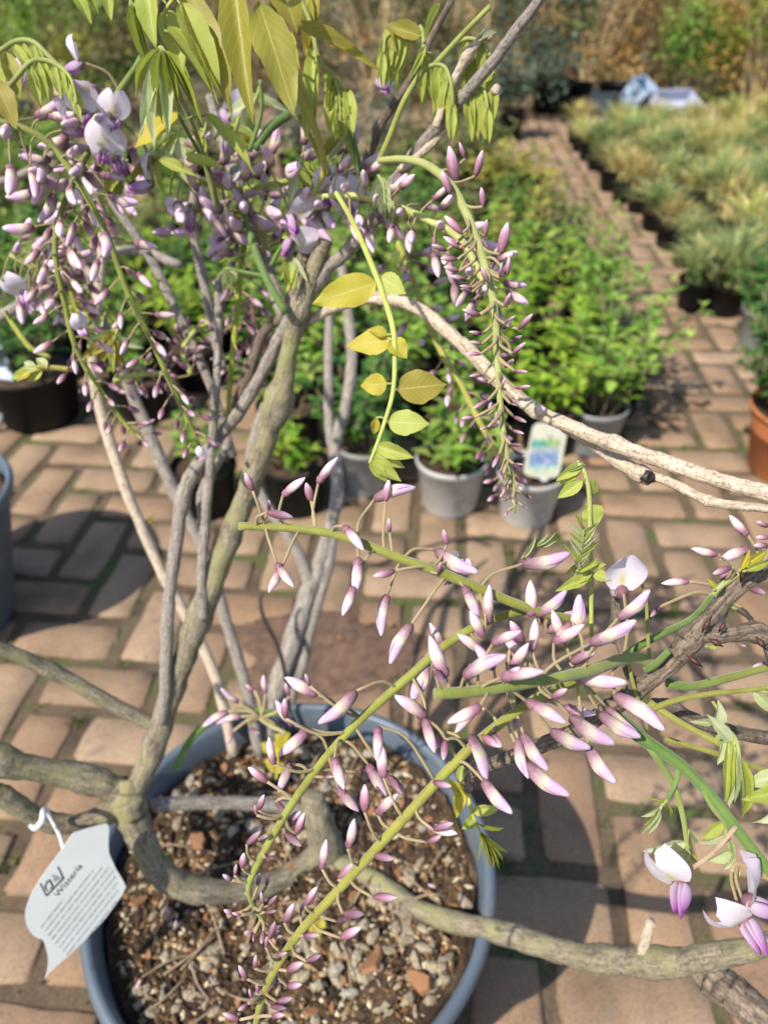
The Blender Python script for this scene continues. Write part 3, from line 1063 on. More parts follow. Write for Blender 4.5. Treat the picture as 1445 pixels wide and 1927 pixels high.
for k in range(1200):
    a, q = rng.uniform(0, 6.283), math.sqrt(rng.random())
    x, y = POTX + (POTR - .03) * q * math.cos(a), POTY + (POTR - .03) * q * math.sin(a)
    px, py, zc = topx((x, y, SOILZ))
    dens = .22
    if py > 1690 and 560 < px < 900: dens = .75
    if py > 1780 and 230 < px < 420: dens = .6
    if py < 1530: dens = .4
    if rng.random() > dens:
        continue
    s = rng.choice((.0026, .0034, .0042, .005, .006, .0078)) * rng.uniform(.8, 1.3)
    o = link('pebble', SM[rng.randrange(8)], soil, (x, y, soil_h(x - POTX, y - POTY) + s * .25))
    o.scale = (s, s * rng.uniform(.65, 1.2), s * rng.uniform(.7, 1))
    o.rotation_euler = (rng.gauss(0, .3), rng.gauss(0, .3), rng.uniform(0, 6.28))
    cnt += 1
    if cnt >= 255:
        break
for k in range(60):
    a, q = rng.uniform(0, 6.283), math.sqrt(rng.random())
    x, y = POTX + (POTR - .035) * q * math.cos(a), POTY + (POTR - .035) * q * math.sin(a)
    s = rng.uniform(.003, .008)
    o = link('bark_chip', CM[rng.randrange(5)], soil, (x, y, soil_h(x - POTX, y - POTY) + .003))
    o.scale = (s, s, s)
    o.rotation_euler = (rng.gauss(0, .45), rng.gauss(0, .45), rng.uniform(0, 6.28))
for k in range(34):
    px, py = rng.choice(((rng.uniform(590, 890), rng.uniform(1700, 1900)), (rng.uniform(240, 420), rng.uniform(1780, 1900)), (rng.uniform(300, 420), rng.uniform(1440, 1560))))
    p = on_soil(px, py)
    if not in_pot(p):
        continue
    s = rng.uniform(.006, .0098)
    o = link('pebble', SM[rng.randrange(8)], soil, (p.x, p.y, SOILZ + s * .4))
    o.scale = (s, s * rng.uniform(.7, 1.1), s * rng.uniform(.7, 1))
    o.rotation_euler = (rng.gauss(0, .3), rng.gauss(0, .3), rng.uniform(0, 6.28))
for px, py, s, rz in ((375, 1590, .016, 2.2), (700, 1820, .017, 1.0), (790, 1855, .015, 2.4), (560, 1640, .012, .4), (262, 1705, .010, .5)):
    p = on_soil(px, py)
    o = link('bark_chip', CM[rng.randrange(5)], soil, (p.x, p.y, SOILZ + .009))
    o.scale = (s, s, s)
    o.rotation_euler = (rng.gauss(0, .3), .3, rz)
# dry twigs lying on the soil
for k in range(34):
    a, q = rng.uniform(0, 6.283), math.sqrt(rng.random())
    x, y = POTX + (POTR - .05) * q * math.cos(a), POTY + (POTR - .05) * q * math.sin(a)
    b = rng.uniform(0, 6.283)
    L = rng.uniform(.012, .034)
    p0 = np.array((x - L * math.cos(b), y - L * math.sin(b), SOILZ + .006))
    p2 = np.array((x + L * math.cos(b), y + L * math.sin(b), SOILZ + .007))
    if math.hypot(p0[0] - POTX, p0[1] - POTY) > POTR - .03 or math.hypot(p2[0] - POTX, p2[1] - POTY) > POTR - .03:
        continue
    p1 = (p0 + p2) / 2 + np.array((rng.gauss(0, .004), rng.gauss(0, .004), .004))
    C = crom([p0, p1, p2], 3)
    V, F, U = tube_arrays(C, np.linspace(.0014, .0007, len(C)), 5)
    obj('dry_twig', V, F, M['twig'], soil, p0, U)
# crumbs of soil, perlite and bark fibre
def crumbs():
    mb = MB()
    r = random.Random(77)
    pal = [(.06, .036, .02), (.11, .068, .037), (.17, .11, .06), (.25, .17, .098), (.36, .27, .16), (.52, .44, .31), (.20, .10, .045), (.09, .055, .032)]
    for k in range(5200):
        a, q = r.uniform(0, 6.283), math.sqrt(r.random())
        x, y = (POTR - .026) * q * math.cos(a), (POTR - .026) * q * math.sin(a)
        sz = r.uniform(.0008, .0034) * (1.3 if r.random() < .1 else .85)
        z = soil_h(x, y) + sz * .5
        c = np.array(pal[r.randrange(len(pal))]) * r.uniform(.8, 1.25)
        el = r.uniform(1, 2.6)
        b = r.uniform(0, 6.28)
        ca, sa = math.cos(b), math.sin(b)
        V = []
        for vx, vy, vz in ((el, 0, 0), (-el, 0, 0), (0, 1, 0), (0, -1, 0), (0, 0, .9), (0, 0, -.9)):
            vx, vy, vz = vx * r.uniform(.6, 1.2), vy * r.uniform(.6, 1.2), vz * r.uniform(.6, 1.2)
            V.append((POTX + x + sz * (vx * ca - vy * sa), POTY + y + sz * (vx * sa + vy * ca), z + sz * vz))
        mb.add(V, [(0, 2, 4), (2, 1, 4), (1, 3, 4), (3, 0, 4), (2, 0, 5), (1, 2, 5), (3, 1, 5), (0, 3, 5)], None, c)
    o = mb.build('soil_crumbs', M['crumb'], pot, WLOC[pot.name], smooth=False, kind='stuff')
crumbs()
# orange chips on the dark brown patch, seedlings in the pot edge
for px, py in ((692, 1178), (735, 1182), (640, 1205), (560, 1240)):
    p = ground(px, py)
    o = link('bark_chip', CM[rng.randrange(5)], None, (p.x, p.y, .010), 'orange brown bark chip lying on the dark brown patch', 'bark chip', 'bark chips on the dark brown patch')
    o.scale = (.009, .009, .009)
    o.rotation_euler = (.2, .2, rng.uniform(0, 6))

# ------------------------------------------------------------------ wisteria: wood
wb = on_soil(608, 1600)
wist = link('wisteria', None, None, (wb.x, wb.y, SOILZ), 'budding wisteria with twisted grey stems and lilac flower clusters in the blue pot', 'wisteria')
wist.empty_display_size = .05

def px_curve(rows, step=6, k=1.0):
    """rows of (px, py, zc, radius px) -> world points, radii (m)"""
    s = crom(rows, step)
    return np.array([tuple(P(a, b, c)) for a, b, c, d in s]), np.array([d * c / FPX for a, b, c, d in s]), s

def branch(rows, mat, name='branch', n=12, knot=.06, knots=(), step=7, parent=None):
    C, R, s = px_curve(rows, step)
    r = random.Random(int(sum(rows[0]) * 7))
    ph = [r.uniform(0, 6) for _ in range(6)]
    RR = []
    L = 0
    for i in range(len(C)):
        if i:
            L += np.linalg.norm(C[i] - C[i - 1])
        rr = []
        for k in range(n):
            a = 2 * math.pi * k / n
            f = 1 + knot * (math.sin(L * 110 + ph[0]) * .35 + math.sin(L * 45 + a + ph[1]) + .7 * math.sin(2 * a + L * 90 + ph[2]) + .5 * math.sin(3 * a - L * 200 + ph[3])) + r.uniform(-.03, .03)
            rr.append(R[i] * f)
        RR.append(rr)
    RR = np.array(RR)
    for (kx, ky, amp, wd) in knots:
        d = np.hypot(s[:, 0] - kx, s[:, 1] - ky)
        RR *= (1 + amp * np.exp(-(d / wd) ** 2))[:, None]
    # gentle wobble of the axis
    for i in range(1, len(C) - 1):
        C[i] += np.array((r.gauss(0, .04), r.gauss(0, .04), r.gauss(0, .04))) * R[i]
    V, F, U = tube_arrays(C, RR, n)
    return obj(name, V, F, M[mat], parent or wist, C[0], U)

# root crown and low arms
branch([(612, 1650, .80, 34), (612, 1600, .785, 32), (600, 1540, .765, 28), (588, 1500, .755, 20)], 'bark_olive', 'trunk', 16, .07)
branch([(612, 1595, .785, 24), (560, 1640, .77, 22), (480, 1672, .745, 22), (375, 1674, .715, 22.5), (312, 1648, .70, 25), (277, 1605, .69, 26), (252, 1545, .685, 26), (240, 1500, .68, 26), (246, 1470, .68, 22)], 'bark_olive', 'trunk', 16, .05, ((375, 1678, .12, 25), (240, 1500, .25, 40)))
branch([(238, 1498, .68, 27), (190, 1475, .67, 25), (95, 1452, .65, 24), (0, 1430, .625, 25), (-90, 1395, .60, 25)], 'bark_olive', n=16, knots=((5, 1425, .25, 25), (170, 1470, .12, 30)))
branch([(230, 1512, .68, 17), (190, 1535, .672, 17.5), (130, 1552, .66, 18), (70, 1540, .645, 18), (25, 1508, .63, 19), (-10, 1490, .62, 20), (-80, 1470, .60, 20)], 'bark_olive', n=14, knots=((205, 1530, .28, 16), (100, 1552, .12, 20)))
branch([(612, 1610, .785, 20), (690, 1650, .77, 19), (790, 1712, .74, 19), (900, 1745, .70, 20), (1000, 1772, .66, 22), (1100, 1800, .62, 22), (1200, 1812, .58, 26), (1290, 1808, .55, 26), (1345, 1797, .53, 22), (1445, 1778, .50, 21), (1560, 1735, .46, 20), (1660, 1520, .41, 19), (1600, 1290, .375, 18), (1500, 1215, .36, 17), (1440, 1200, .355, 17)], 'bark_olive', n=14, knots=((1130, 1806, .22, 22), (1225, 1812, .12, 25), (1330, 1800, .12, 25)))
branch([(1318, 1812, .545, 22), (1335, 1835, .54, 30), (1380, 1872, .53, 33), (1440, 1925, .515, 33), (1500, 1990, .50, 32)], 'bark_dark', n=14, knots=((1345, 1840, .12, 20),))
branch([(290, 1516, .70, 14), (360, 1512, .72, 13), (480, 1512, .75, 13), (600, 1532, .775, 14)], 'bark_grey', knot=.04)
branch([(1205, 1806, .578, 11), (1213, 1775, .57, 10), (1225, 1735, .56, 9)], 'bark_tan', 'stub', 10, .05)
# main upright stems
branch([(246, 1500, .68, 20), (272, 1450, .678, 22), (330, 1290, .672, 22), (375, 1160, .66, 23), (440, 995, .64, 21), (492, 850, .61, 21), (527, 750, .59, 21), (545, 660, .572, 17), (562, 590, .56, 17), (585, 525, .55, 16), (612, 452, .54, 15)], 'bark_olive', n=16, step=9, knots=((520, 770, .30, 26), (528, 742, .22, 12), (388, 1168, .2, 22), (560, 590, .25, 22)))
branch([(302, 1360, .664, 11), (310, 1300, .66, 11), (315, 1200, .655, 12), (322, 1100, .65, 12), (340, 960, .64, 13), (362, 895, .635, 14), (400, 838, .63, 12), (450, 775, .615, 12), (500, 690, .595, 12), (536, 618, .575, 12), (560, 560, .56, 11)], 'bark_grey', n=12, step=8, knots=((345, 945, .3, 18), (312, 1240, .2, 10)))
branch([(412, 528, .60, 8), (412, 620, .605, 8), (405, 760, .61, 8), (396, 880, .62, 8.5), (386, 985, .63, 9), (380, 1080, .64, 9), (384, 1165, .65, 10)], 'bark_grey', n=10, step=8, knots=((382, 1012, .4, 10), (378, 1120, .3, 10)))
branch([(385, 1000, .655, 9), (380, 930, .67, 9), (405, 880, .68, 8), (430, 835, .685, 8)], 'bark_grey', n=10)
branch([(-60, 1180, .60, 13), (0, 1218, .615, 13), (95, 1262, .64, 14), (200, 1318, .66, 14), (300, 1372, .675, 13)], 'bark_olive', knots=((100, 1262, .3, 10),))
# top of the main stem: fork, dark stub, long right-hand top
branch([(575, 560, .556, 14), (610, 510, .55, 14), (655, 472, .54, 13), (712, 402, .52, 12), (742, 345, .505, 11), (790, 280, .48, 12), (848, 212, .455, 12), (925, 118, .43, 11), (1010, 5, .405, 10), (1060, -60, .395, 9)], 'bark_grey', n=12, step=8, knots=((600, 520, .3, 20), (745, 345, .5, 12)))
branch([(545, 600, .57, 18), (568, 520, .575, 19), (592, 440, .575, 18), (604, 395, .57, 16), (650, 340, .56, 9), (700, 280, .55, 8), (712, 240, .54, 7), (735, 205, .53, 9), (765, 160, .52, 6), (805, 82, .505, 7), (850, 0, .49, 6)], 'bark_dark', n=12, step=8, knots=((715, 245, .7, 14), (765, 165, .4, 12), (790, 90, .8, 14)))
branch([(536, 600, .58, 13), (515, 540, .59, 13), (480, 440, .60, 13), (442, 330, .60, 12), (415, 250, .60, 10), (395, 180, .60, 8)], 'bark_grey', n=10)
branch([(752, 320, .49, 8), (800, 282, .475, 8), (852, 226, .46, 7), (885, 192, .45, 7), (918, 175, .445, 6), (940, 168, .44, 6)], 'bark_tan', 'twig', 10, .08, ((850, 230, .6, 8), (936, 170, .9, 9)))
branch([(820, 240, .455, 8), (838, 190, .45, 7), (855, 150, .445, 8), (880, 105, .44, 9), (905, 72, .435, 7), (925, 62, .433, 7)], 'bark_tan', 'twig', 10, .1, ((880, 105, .5, 12), (918, 64, .7, 8)))
# long stems reaching to the right edge
branch([(580, 606, .57, 9), (620, 582, .565, 10), (680, 563, .555, 11), (740, 564, .545, 12), (800, 590, .53, 12), (870, 650, .51, 12), (950, 728, .485, 12), (1040, 790, .46, 11), (1100, 826, .45, 11), (1160, 866, .44, 13), (1195, 886, .432, 15), (1222, 900, .428, 13)], 'bark_tan', n=12, step=8, knots=((720, 562, .25, 12), (1205, 892, .25, 14)))
branch([(870, 640, .505, 8), (930, 705, .485, 12), (1000, 768, .465, 13), (1080, 806, .445, 13), (1150, 834, .43, 14), (1250, 868, .415, 14), (1350, 902, .40, 15), (1445, 930, .388, 16), (1540, 958, .375, 16)], 'bark_tan', n=14, step=8, knots=((1005, 775, .25, 10), (1155, 832, .3, 16)))
branch([(1215, 892, .425, 7), (1262, 908, .418, 9), (1330, 942, .408, 9), (1390, 952, .40, 9), (1450, 958, .39, 9), (1540, 968, .38, 9)], 'bark_tan', n=10, knots=((1332, 942, .45, 10), (1290, 920, .2, 8)))
branch([(1212, 895, .4235, 11.5), (1218, 898, .423, 12.2), (1225, 901, .4225, 11), (1229, 903, .4222, 6)], 'wire', 'cut_end', 12, .06)
# back stems, soft in the picture
branch([(500, 1420, .90, 20), (512, 1330, .905, 19), (545, 1220, .92, 18), (585, 1105, .945, 17), (612, 1020, .96, 12), (636, 930, .975, 12), (630, 840, .985, 12), (650, 770, .99, 11), (662, 680, .99, 11), (655, 590, .99, 10), (640, 480, .98, 9)], 'bark_grey', n=10)
branch([(520, 1390, .91, 13), (560, 1270, .925, 13), (590, 1160, .94, 12), (620, 1040, .96, 11), (632, 900, .98, 9), (620, 800, .985, 9), (618, 680, .985, 9), (622, 560, .98, 8)], 'bark_grey', n=10)
branch([(585, 1105, .945, 13), (555, 1030, .94, 11), (490, 930, .93, 10), (470, 860, .93, 9), (500, 760, .93, 9)], 'bark_grey', n=10)
branch([(440, 1420, .87, 10), (405, 1270, .86, 10), (350, 1160, .85, 10), (300, 1065, .84, 10), (245, 940, .82, 10), (195, 790, .80, 11), (175, 690, .78, 9), (185, 560, .76, 9), (195, 440, .74, 8)], 'bark_tan', n=10)
branch([(490, 1420, .88, 11), (462, 1290, .875, 11), (420, 1150, .865, 11), (372, 1010, .85, 11), (325, 920, .84, 12), (262, 770, .82, 12), (225, 680, .80, 11), (180, 570, .77, 9), (150, 470, .75, 8)], 'bark_grey', n=10)
branch([(440, 860, .72, 8), (400, 735, .71, 9), (335, 590, .70, 9), (280, 480, .69, 9), (225, 400, .68, 8), (180, 330, .67, 7)], 'bark_grey', n=10)
branch([(420, 700, .70, 9), (398, 600, .70, 9), (375, 490, .69, 9), (362, 420, .68, 8), (372, 330, .67, 8)], 'bark_grey', n=10)
branch([(-40, 620, .85, 11), (60, 560, .85, 11), (150, 500, .85, 10), (250, 470, .85, 9), (340, 500, .84, 8)], 'bark_grey', n=10)
branch([(-20, 350, .75, 7), (60, 320, .74, 7), (110, 280, .73, 6), (140, 250, .72, 5)], 'bark_grey', n=8)
branch([(560, 590, .59, 10), (500, 620, .60, 9), (470, 700, .62, 11), (440, 780, .64, 12)], 'bark_dark', n=10)
# right-hand cluster branch with its knuckle
branch([(1560, 990, .34, 14), (1445, 1068, .345, 14), (1390, 1104, .35, 15), (1345, 1150, .353, 16), (1312, 1190, .355, 20), (1280, 1228, .357, 21), (1245, 1262, .36, 17), (1205, 1295, .365, 17), (1150, 1332, .375, 18), (1090, 1370, .39, 15), (1010, 1405, .40, 14), (930, 1436, .415, 12), (886, 1452, .42, 11), (880, 1490, .42, 9)], 'bark_dark', n=14, step=9, knots=((1300, 1200, .3, 22), (1262, 1262, .15, 16), (885, 1460, .3, 16)))
branch([(1306, 1195, .354, 15), (1360, 1196, .352, 15), (1410, 1190, .352, 16), (1470, 1205, .355, 18), (1530, 1225, .36, 18)], 'bark_dark', n=14, knot=.07, knots=((1345, 1190, .25, 12), (1420, 1195, .3, 14)))
branch([(1228, 1322, .40, 8), (1260, 1330, .405, 14), (1300, 1352, .41, 13), (1370, 1374, .42, 13), (1445, 1390, .43, 13), (1560, 1420, .44, 13)], 'bark_dark', n=12, knot=.09)
branch([(1160, 1180, .37, 9), (1158, 1140, .372, 8), (1160, 1125, .372, 7)], 'bark_dark', 'stub', 10, .12)
branch([(1150, 1210, .372, 8), (1160, 1180, .37, 9), (1180, 1262, .368, 9), (1200, 1295, .366, 10)], 'bark_dark', 'twig', 10, .1)
# bud scales round the knuckles
for (bx, by, tx, ty, zc, w) in ((1392, 1098, 1404, 1058, .338, 20), (1318, 1192, 1340, 1158, .342, 14), (1330, 1200, 1362, 1218, .342, 14), (1290, 1232, 1322, 1256, .344, 14), (1420, 1196, 1442, 1224, .34, 16), (1350, 1192, 1366, 1168, .342, 12)):
    a, b = P(bx, by, zc), P(tx, ty, zc - .002)
    mb = MB()
    d = b - a
    side = d.cross(FWD).normalized() * w * zc / FPX * .42
    nrm = -FWD * w * zc / FPX * .35
    mid = (a + b) / 2
    mb.add([a, mid + side, mid + nrm, mid - side, b, mid - nrm * .4], [(0, 1, 2), (0, 2, 3), (4, 2, 1), (4, 3, 2), (0, 5, 1), (0, 3, 5), (4, 1, 5), (4, 5, 3)])
    mb.build('bud_scale', M['budscale'], wist, a)

# ------------------------------------------------------------------ wisteria: green shoots
G_RACH = (.215, .22, .032)
G_SHOOT = (.115, .19, .032)
G_PALE = (.27, .31, .075)
PED = (.38, .27, .17)
def shoot(rows, col=G_SHOOT, name='shoot', n=10, col2=None, step=6):
    C, R, s = px_curve(rows, step)
    V, F, U = tube_arrays(C, R, n)
    m = len(C)
    c0, c1 = np.array(col), np.array(col2 if col2 is not None else col)
    cc = np.repeat(np.array([c0 + (c1 - c0) * i / (m - 1) for i in range(m)]), n, axis=0)
    return obj(name, V, F, M['stalk'], wist, C[0], U, cc)
GD = (.075, .15, .025)
shoot([(1140, 1330, .375, 12), (1175, 1362, .37, 14), (1215, 1395, .365, 13), (1280, 1440, .36, 12), (1335, 1495, .352, 11), (1385, 1560, .345, 11), (1450, 1645, .338, 11), (1540, 1760, .33, 11)], GD, col2=G_SHOOT)
shoot([(1205, 1385, .366, 8), (1235, 1425, .362, 7), (1268, 1480, .36, 6), (1285, 1540, .358, 5), (1293, 1600, .358, 4)], G_SHOOT, col2=G_PALE)
shoot([(1275, 1445, .36, 5), (1272, 1470, .358, 5), (1255, 1505, .356, 4)], G_SHOOT)
shoot([(1322, 1485, .352, 5), (1340, 1520, .35, 4.5), (1362, 1550, .348, 4), (1375, 1600, .346, 3)], G_SHOOT, col2=G_PALE)
shoot([(1225, 1335, .37, 6), (1270, 1318, .366, 5.5), (1340, 1305, .36, 5), (1410, 1298, .352, 5), (1470, 1290, .346, 4)], G_RACH)
shoot([(1220, 1322, .372, 7), (1280, 1360, .366, 6), (1345, 1395, .36, 6), (1390, 1420, .356, 5)], G_RACH)
shoot([(1250, 1390, .372, 5), (1340, 1416, .37, 5), (1410, 1440, .368, 5), (1490, 1465, .366, 5)], G_RACH)
shoot([(1255, 1285, .37, 9), (1300, 1292, .372, 8), (1360, 1278, .375, 8), (1420, 1262, .378, 7), (1500, 1240, .38, 6)], G_SHOOT, col2=G_RACH)
shoot([(1185, 1225, .365, 7), (1240, 1195, .37, 7), (1300, 1165, .38, 6), (1340, 1120, .39, 5)], G_SHOOT)
shoot([(1215, 1260, .357, 7), (1235, 1248, .352, 6.5), (1258, 1225, .348, 6)], G_SHOOT)
shoot([(1222, 1248, .356, 4), (1218, 1190, .358, 3.5), (1215, 1130, .362, 3), (1206, 1095, .364, 3)], G_RACH)
shoot([(1180, 1240, .36, 3.5), (1192, 1290, .36, 3.5), (1210, 1345, .362, 3.5), (1218, 1372, .364, 3)], G_RACH)
shoot([(330, 1446, .70, 7), (365, 1385, .70, 7), (420, 1346, .71, 6), (480, 1336, .72, 5), (540, 1345, .73, 5)], (.10, .20, .025))
shoot([(438, 345, .56, 6), (462, 410, .555, 6.5), (480, 470, .55, 7), (505, 530, .545, 7), (538, 588, .545, 9)], G_SHOOT, col2=GD)
shoot([(510, 500, .55, 4), (530, 465, .545, 3.5), (560, 440, .54, 3)], G_SHOOT)
shoot([(500, 520, .548, 4), (460, 512, .55, 3.5), (430, 505, .55, 3)], G_SHOOT)
shoot([(275, 100, .50, 5), (240, 150, .50, 6), (210, 195, .505, 6), (185, 250, .51, 5)], G_SHOOT, col2=G_RACH)
shoot([(590, 370, .50, 4), (555, 300, .48, 4.5), (500, 215, .46, 5), (440, 120, .44, 5), (520, 10, .42, 5), (560, -60, .41, 5)][:1] + [(610, 310, .49, 6), (585, 220, .47, 7), (552, 120, .45, 7), (520, 40, .435, 6), (505, -40, .42, 6)], (.30, .27, .04))
shoot([(620, 330, .50, 6), (590, 270, .49, 6), (560, 215, .48, 5)], (.30, .28, .05))
shoot([(680, 330, .50, 6), (668, 280, .49, 6), (660, 240, .48, 5)], GD)
shoot([(410, 390, .54, 6), (385, 300, .52, 5.5), (360, 230, .50, 5), (335, 170, .485, 5), (318, 110, .47, 5)], (.20, .20, .05))
shoot([(480, 280, .52, 8), (510, 240, .52, 9), (545, 215, .52, 8)], GD)
shoot([(470, 285, .52, 5), (492, 210, .51, 4), (490, 150, .50, 4)], G_SHOOT)
shoot([(712, 305, .47, 6), (730, 265, .465, 6), (760, 190, .455, 5.5), (790, 140, .45, 5)], G_RACH, col2=G_PALE)
shoot([(820, 120, .445, 6), (870, 65, .43, 5), (922, 12, .42, 5)], G_PALE)
shoot([(60, 660, .60, 4), (30, 620, .60, 4), (10, 585, .60, 4)], (.26, .28, .03))
shoot([(95, 672, .60, 4), (60, 655, .60, 4), (18, 600, .60, 4)], (.30, .32, .03))
shoot([(130, 695, .56, 5), (100, 692, .555, 5), (70, 690, .55, 4)], (.42, .36, .07))
# thin dark wire
C, R, s = px_curve([(495, 1112, .86, 3), (490, 1130, .86, 3.5), (497, 1165, .86, 4), (520, 1210, .865, 4), (535, 1260, .87, 4), (545, 1340, .885, 4), (548, 1420, .90, 4)], 6)
V, F, U = tube_arrays(C, R, 8)
obj('support_wire', V, F, M['wire'], None, C[-1], U, label='thin dark bent wire stuck in the soil of the blue pot', cat='wire')

# ------------------------------------------------------------------ wisteria: buds and flowers
def lerp3(stops, t):
    for (a, ca), (b, cb) in zip(stops, stops[1:]):
        if t <= b:
            k = (t - a) / (b - a + 1e-9)
            k = max(0, min(1, k))
            return np.array(ca) * (1 - k) + np.array(cb) * k
    return np.array(stops[-1][1])
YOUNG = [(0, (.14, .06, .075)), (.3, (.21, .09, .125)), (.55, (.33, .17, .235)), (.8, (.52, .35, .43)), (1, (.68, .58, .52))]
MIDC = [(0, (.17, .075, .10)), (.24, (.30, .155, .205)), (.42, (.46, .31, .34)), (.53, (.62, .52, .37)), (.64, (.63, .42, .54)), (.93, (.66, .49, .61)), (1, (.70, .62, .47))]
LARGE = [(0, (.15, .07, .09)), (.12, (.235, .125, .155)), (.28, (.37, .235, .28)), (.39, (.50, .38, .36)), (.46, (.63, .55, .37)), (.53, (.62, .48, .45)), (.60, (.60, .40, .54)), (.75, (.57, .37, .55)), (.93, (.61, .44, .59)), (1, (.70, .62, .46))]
def bud_arrays(kind, seed):
    """closed bud along +X, unit length, dorsal side +Z: calyx cup, folded standard, keel tip"""
    r = random.Random(seed)
    V, F, C = [], [], []
    nr, ns = (15, 12)
    if kind == 'young':
        wmax, hmax, curve, stops = .175 * r.uniform(.9, 1.15), .18 * r.uniform(.9, 1.1), r.uniform(-.06, .10), YOUNG
        pk, tipw = .42, .0
    elif kind == 'slim':
        wmax, hmax, curve, stops = .135 * r.uniform(.9, 1.12), .145 * r.uniform(.9, 1.1), r.uniform(-.05, .12), YOUNG
        pk, tipw = .42, .0
    elif kind == 'mid':
        wmax, hmax, curve, stops = .145 * r.uniform(.9, 1.12), .16 * r.uniform(.9, 1.1), r.uniform(.03, .16), MIDC
        pk, tipw = .45, .02
    else:
        wmax, hmax, curve, stops = .108 * r.uniform(.9, 1.1), .132 * r.uniform(.92, 1.12), r.uniform(.12, .30), LARGE
        pk, tipw = .52, .035
    skew = r.uniform(.07, .17)
    for i in range(nr):
        t = (i / (nr - 1)) ** .9
        if t < pk:
            k = .34 + .66 * math.sin(math.pi / 2 * (t / pk)) ** .8
        else:
            k = math.cos(math.pi / 2 * ((t - pk) / (1 - pk)) ** 1.25) ** .8
        if kind == 'large':
            k = float(np.interp(t, (0, .04, .10, .25, .45, .65, .82, .93, .98, 1), (.30, .58, .78, .94, 1.0, .98, .82, .52, .30, .10)))
        k = max(k, tipw if i == nr - 1 else .05)
        if i == 0:
            k = .18
        cz = curve * (t ** 1.8) - curve * .3 * t
        for q in range(ns):
            a = 2 * math.pi * q / ns
            ca, sa = math.cos(a), math.sin(a)
            y = wmax * k * sa
            z = hmax * k * ca
            if ca > .6:                       # crease along the back of the folded standard
                z *= 1.06
                y *= .92
            if ca < -.3 and kind == 'large':
                z *= 1 + .28 * math.exp(-((t - .62) / .22) ** 2)
                y *= 1 - .18 * (t > .4)
            elif ca < -.6:
                z *= .93
            V.append((t + (.03 * ca if .1 < t < .95 else 0), y, z + cz))
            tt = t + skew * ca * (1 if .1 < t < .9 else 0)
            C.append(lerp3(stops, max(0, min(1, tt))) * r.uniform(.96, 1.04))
    for i in range(nr - 1):
        for q in range(ns):
            q2 = (q + 1) % ns
            F.append((i * ns + q, i * ns + q2, (i + 1) * ns + q2, (i + 1) * ns + q))
    F.append(tuple(range(ns))[::-1])
    F.append(tuple((nr - 1) * ns + q for q in range(ns)))
    if kind not in ('young', 'slim'):
        # calyx cup with five teeth, proud of the petals
        o = len(V)
        for i, (t, sc) in enumerate(((-.015, .16), (.03, .58), (.09, .80), (.16, .93))):
            for q in range(10):
                a = 2 * math.pi * q / 10
                tk = t + (.055 if (i == 3 and q % 2 == 0) else 0)
                V.append((tk, wmax * sc * math.sin(a) * 1.02, hmax * sc * math.cos(a) * 1.02 + curve * (t ** 2)))
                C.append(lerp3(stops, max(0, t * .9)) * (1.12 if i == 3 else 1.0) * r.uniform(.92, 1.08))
        for i in range(3):
            for q in range(10):
                q2 = (q + 1) % 10
                F.append((o + i * 10 + q, o + i * 10 + q2, o + (i + 1) * 10 + q2, o + (i + 1) * 10 + q))
        if kind == 'large':
            # free lip of the standard along the belly
            o = len(V)
            n = 7
            for i in range(n):
                t = .36 + .6 * i / (n - 1)
                k = math.sin(math.pi * (.12 + .88 * i / (n - 1))) ** .6
                cz = curve * (t ** 1.8) - curve * .3 * t
                for s in (-1, 0, 1):
                    V.append((t, s * wmax * 1.03 * k, cz - hmax * (.55 - .15 * abs(s)) * k - (.05 * k if s == 0 else 0)))
                    C.append(lerp3(stops, t + .05) * .97)
            for i in range(n - 1):
                for s in range(2):
                    a = o + i * 3 + s
                    F.append((a, a + 1, a + 4, a + 3))
    return V, F, C
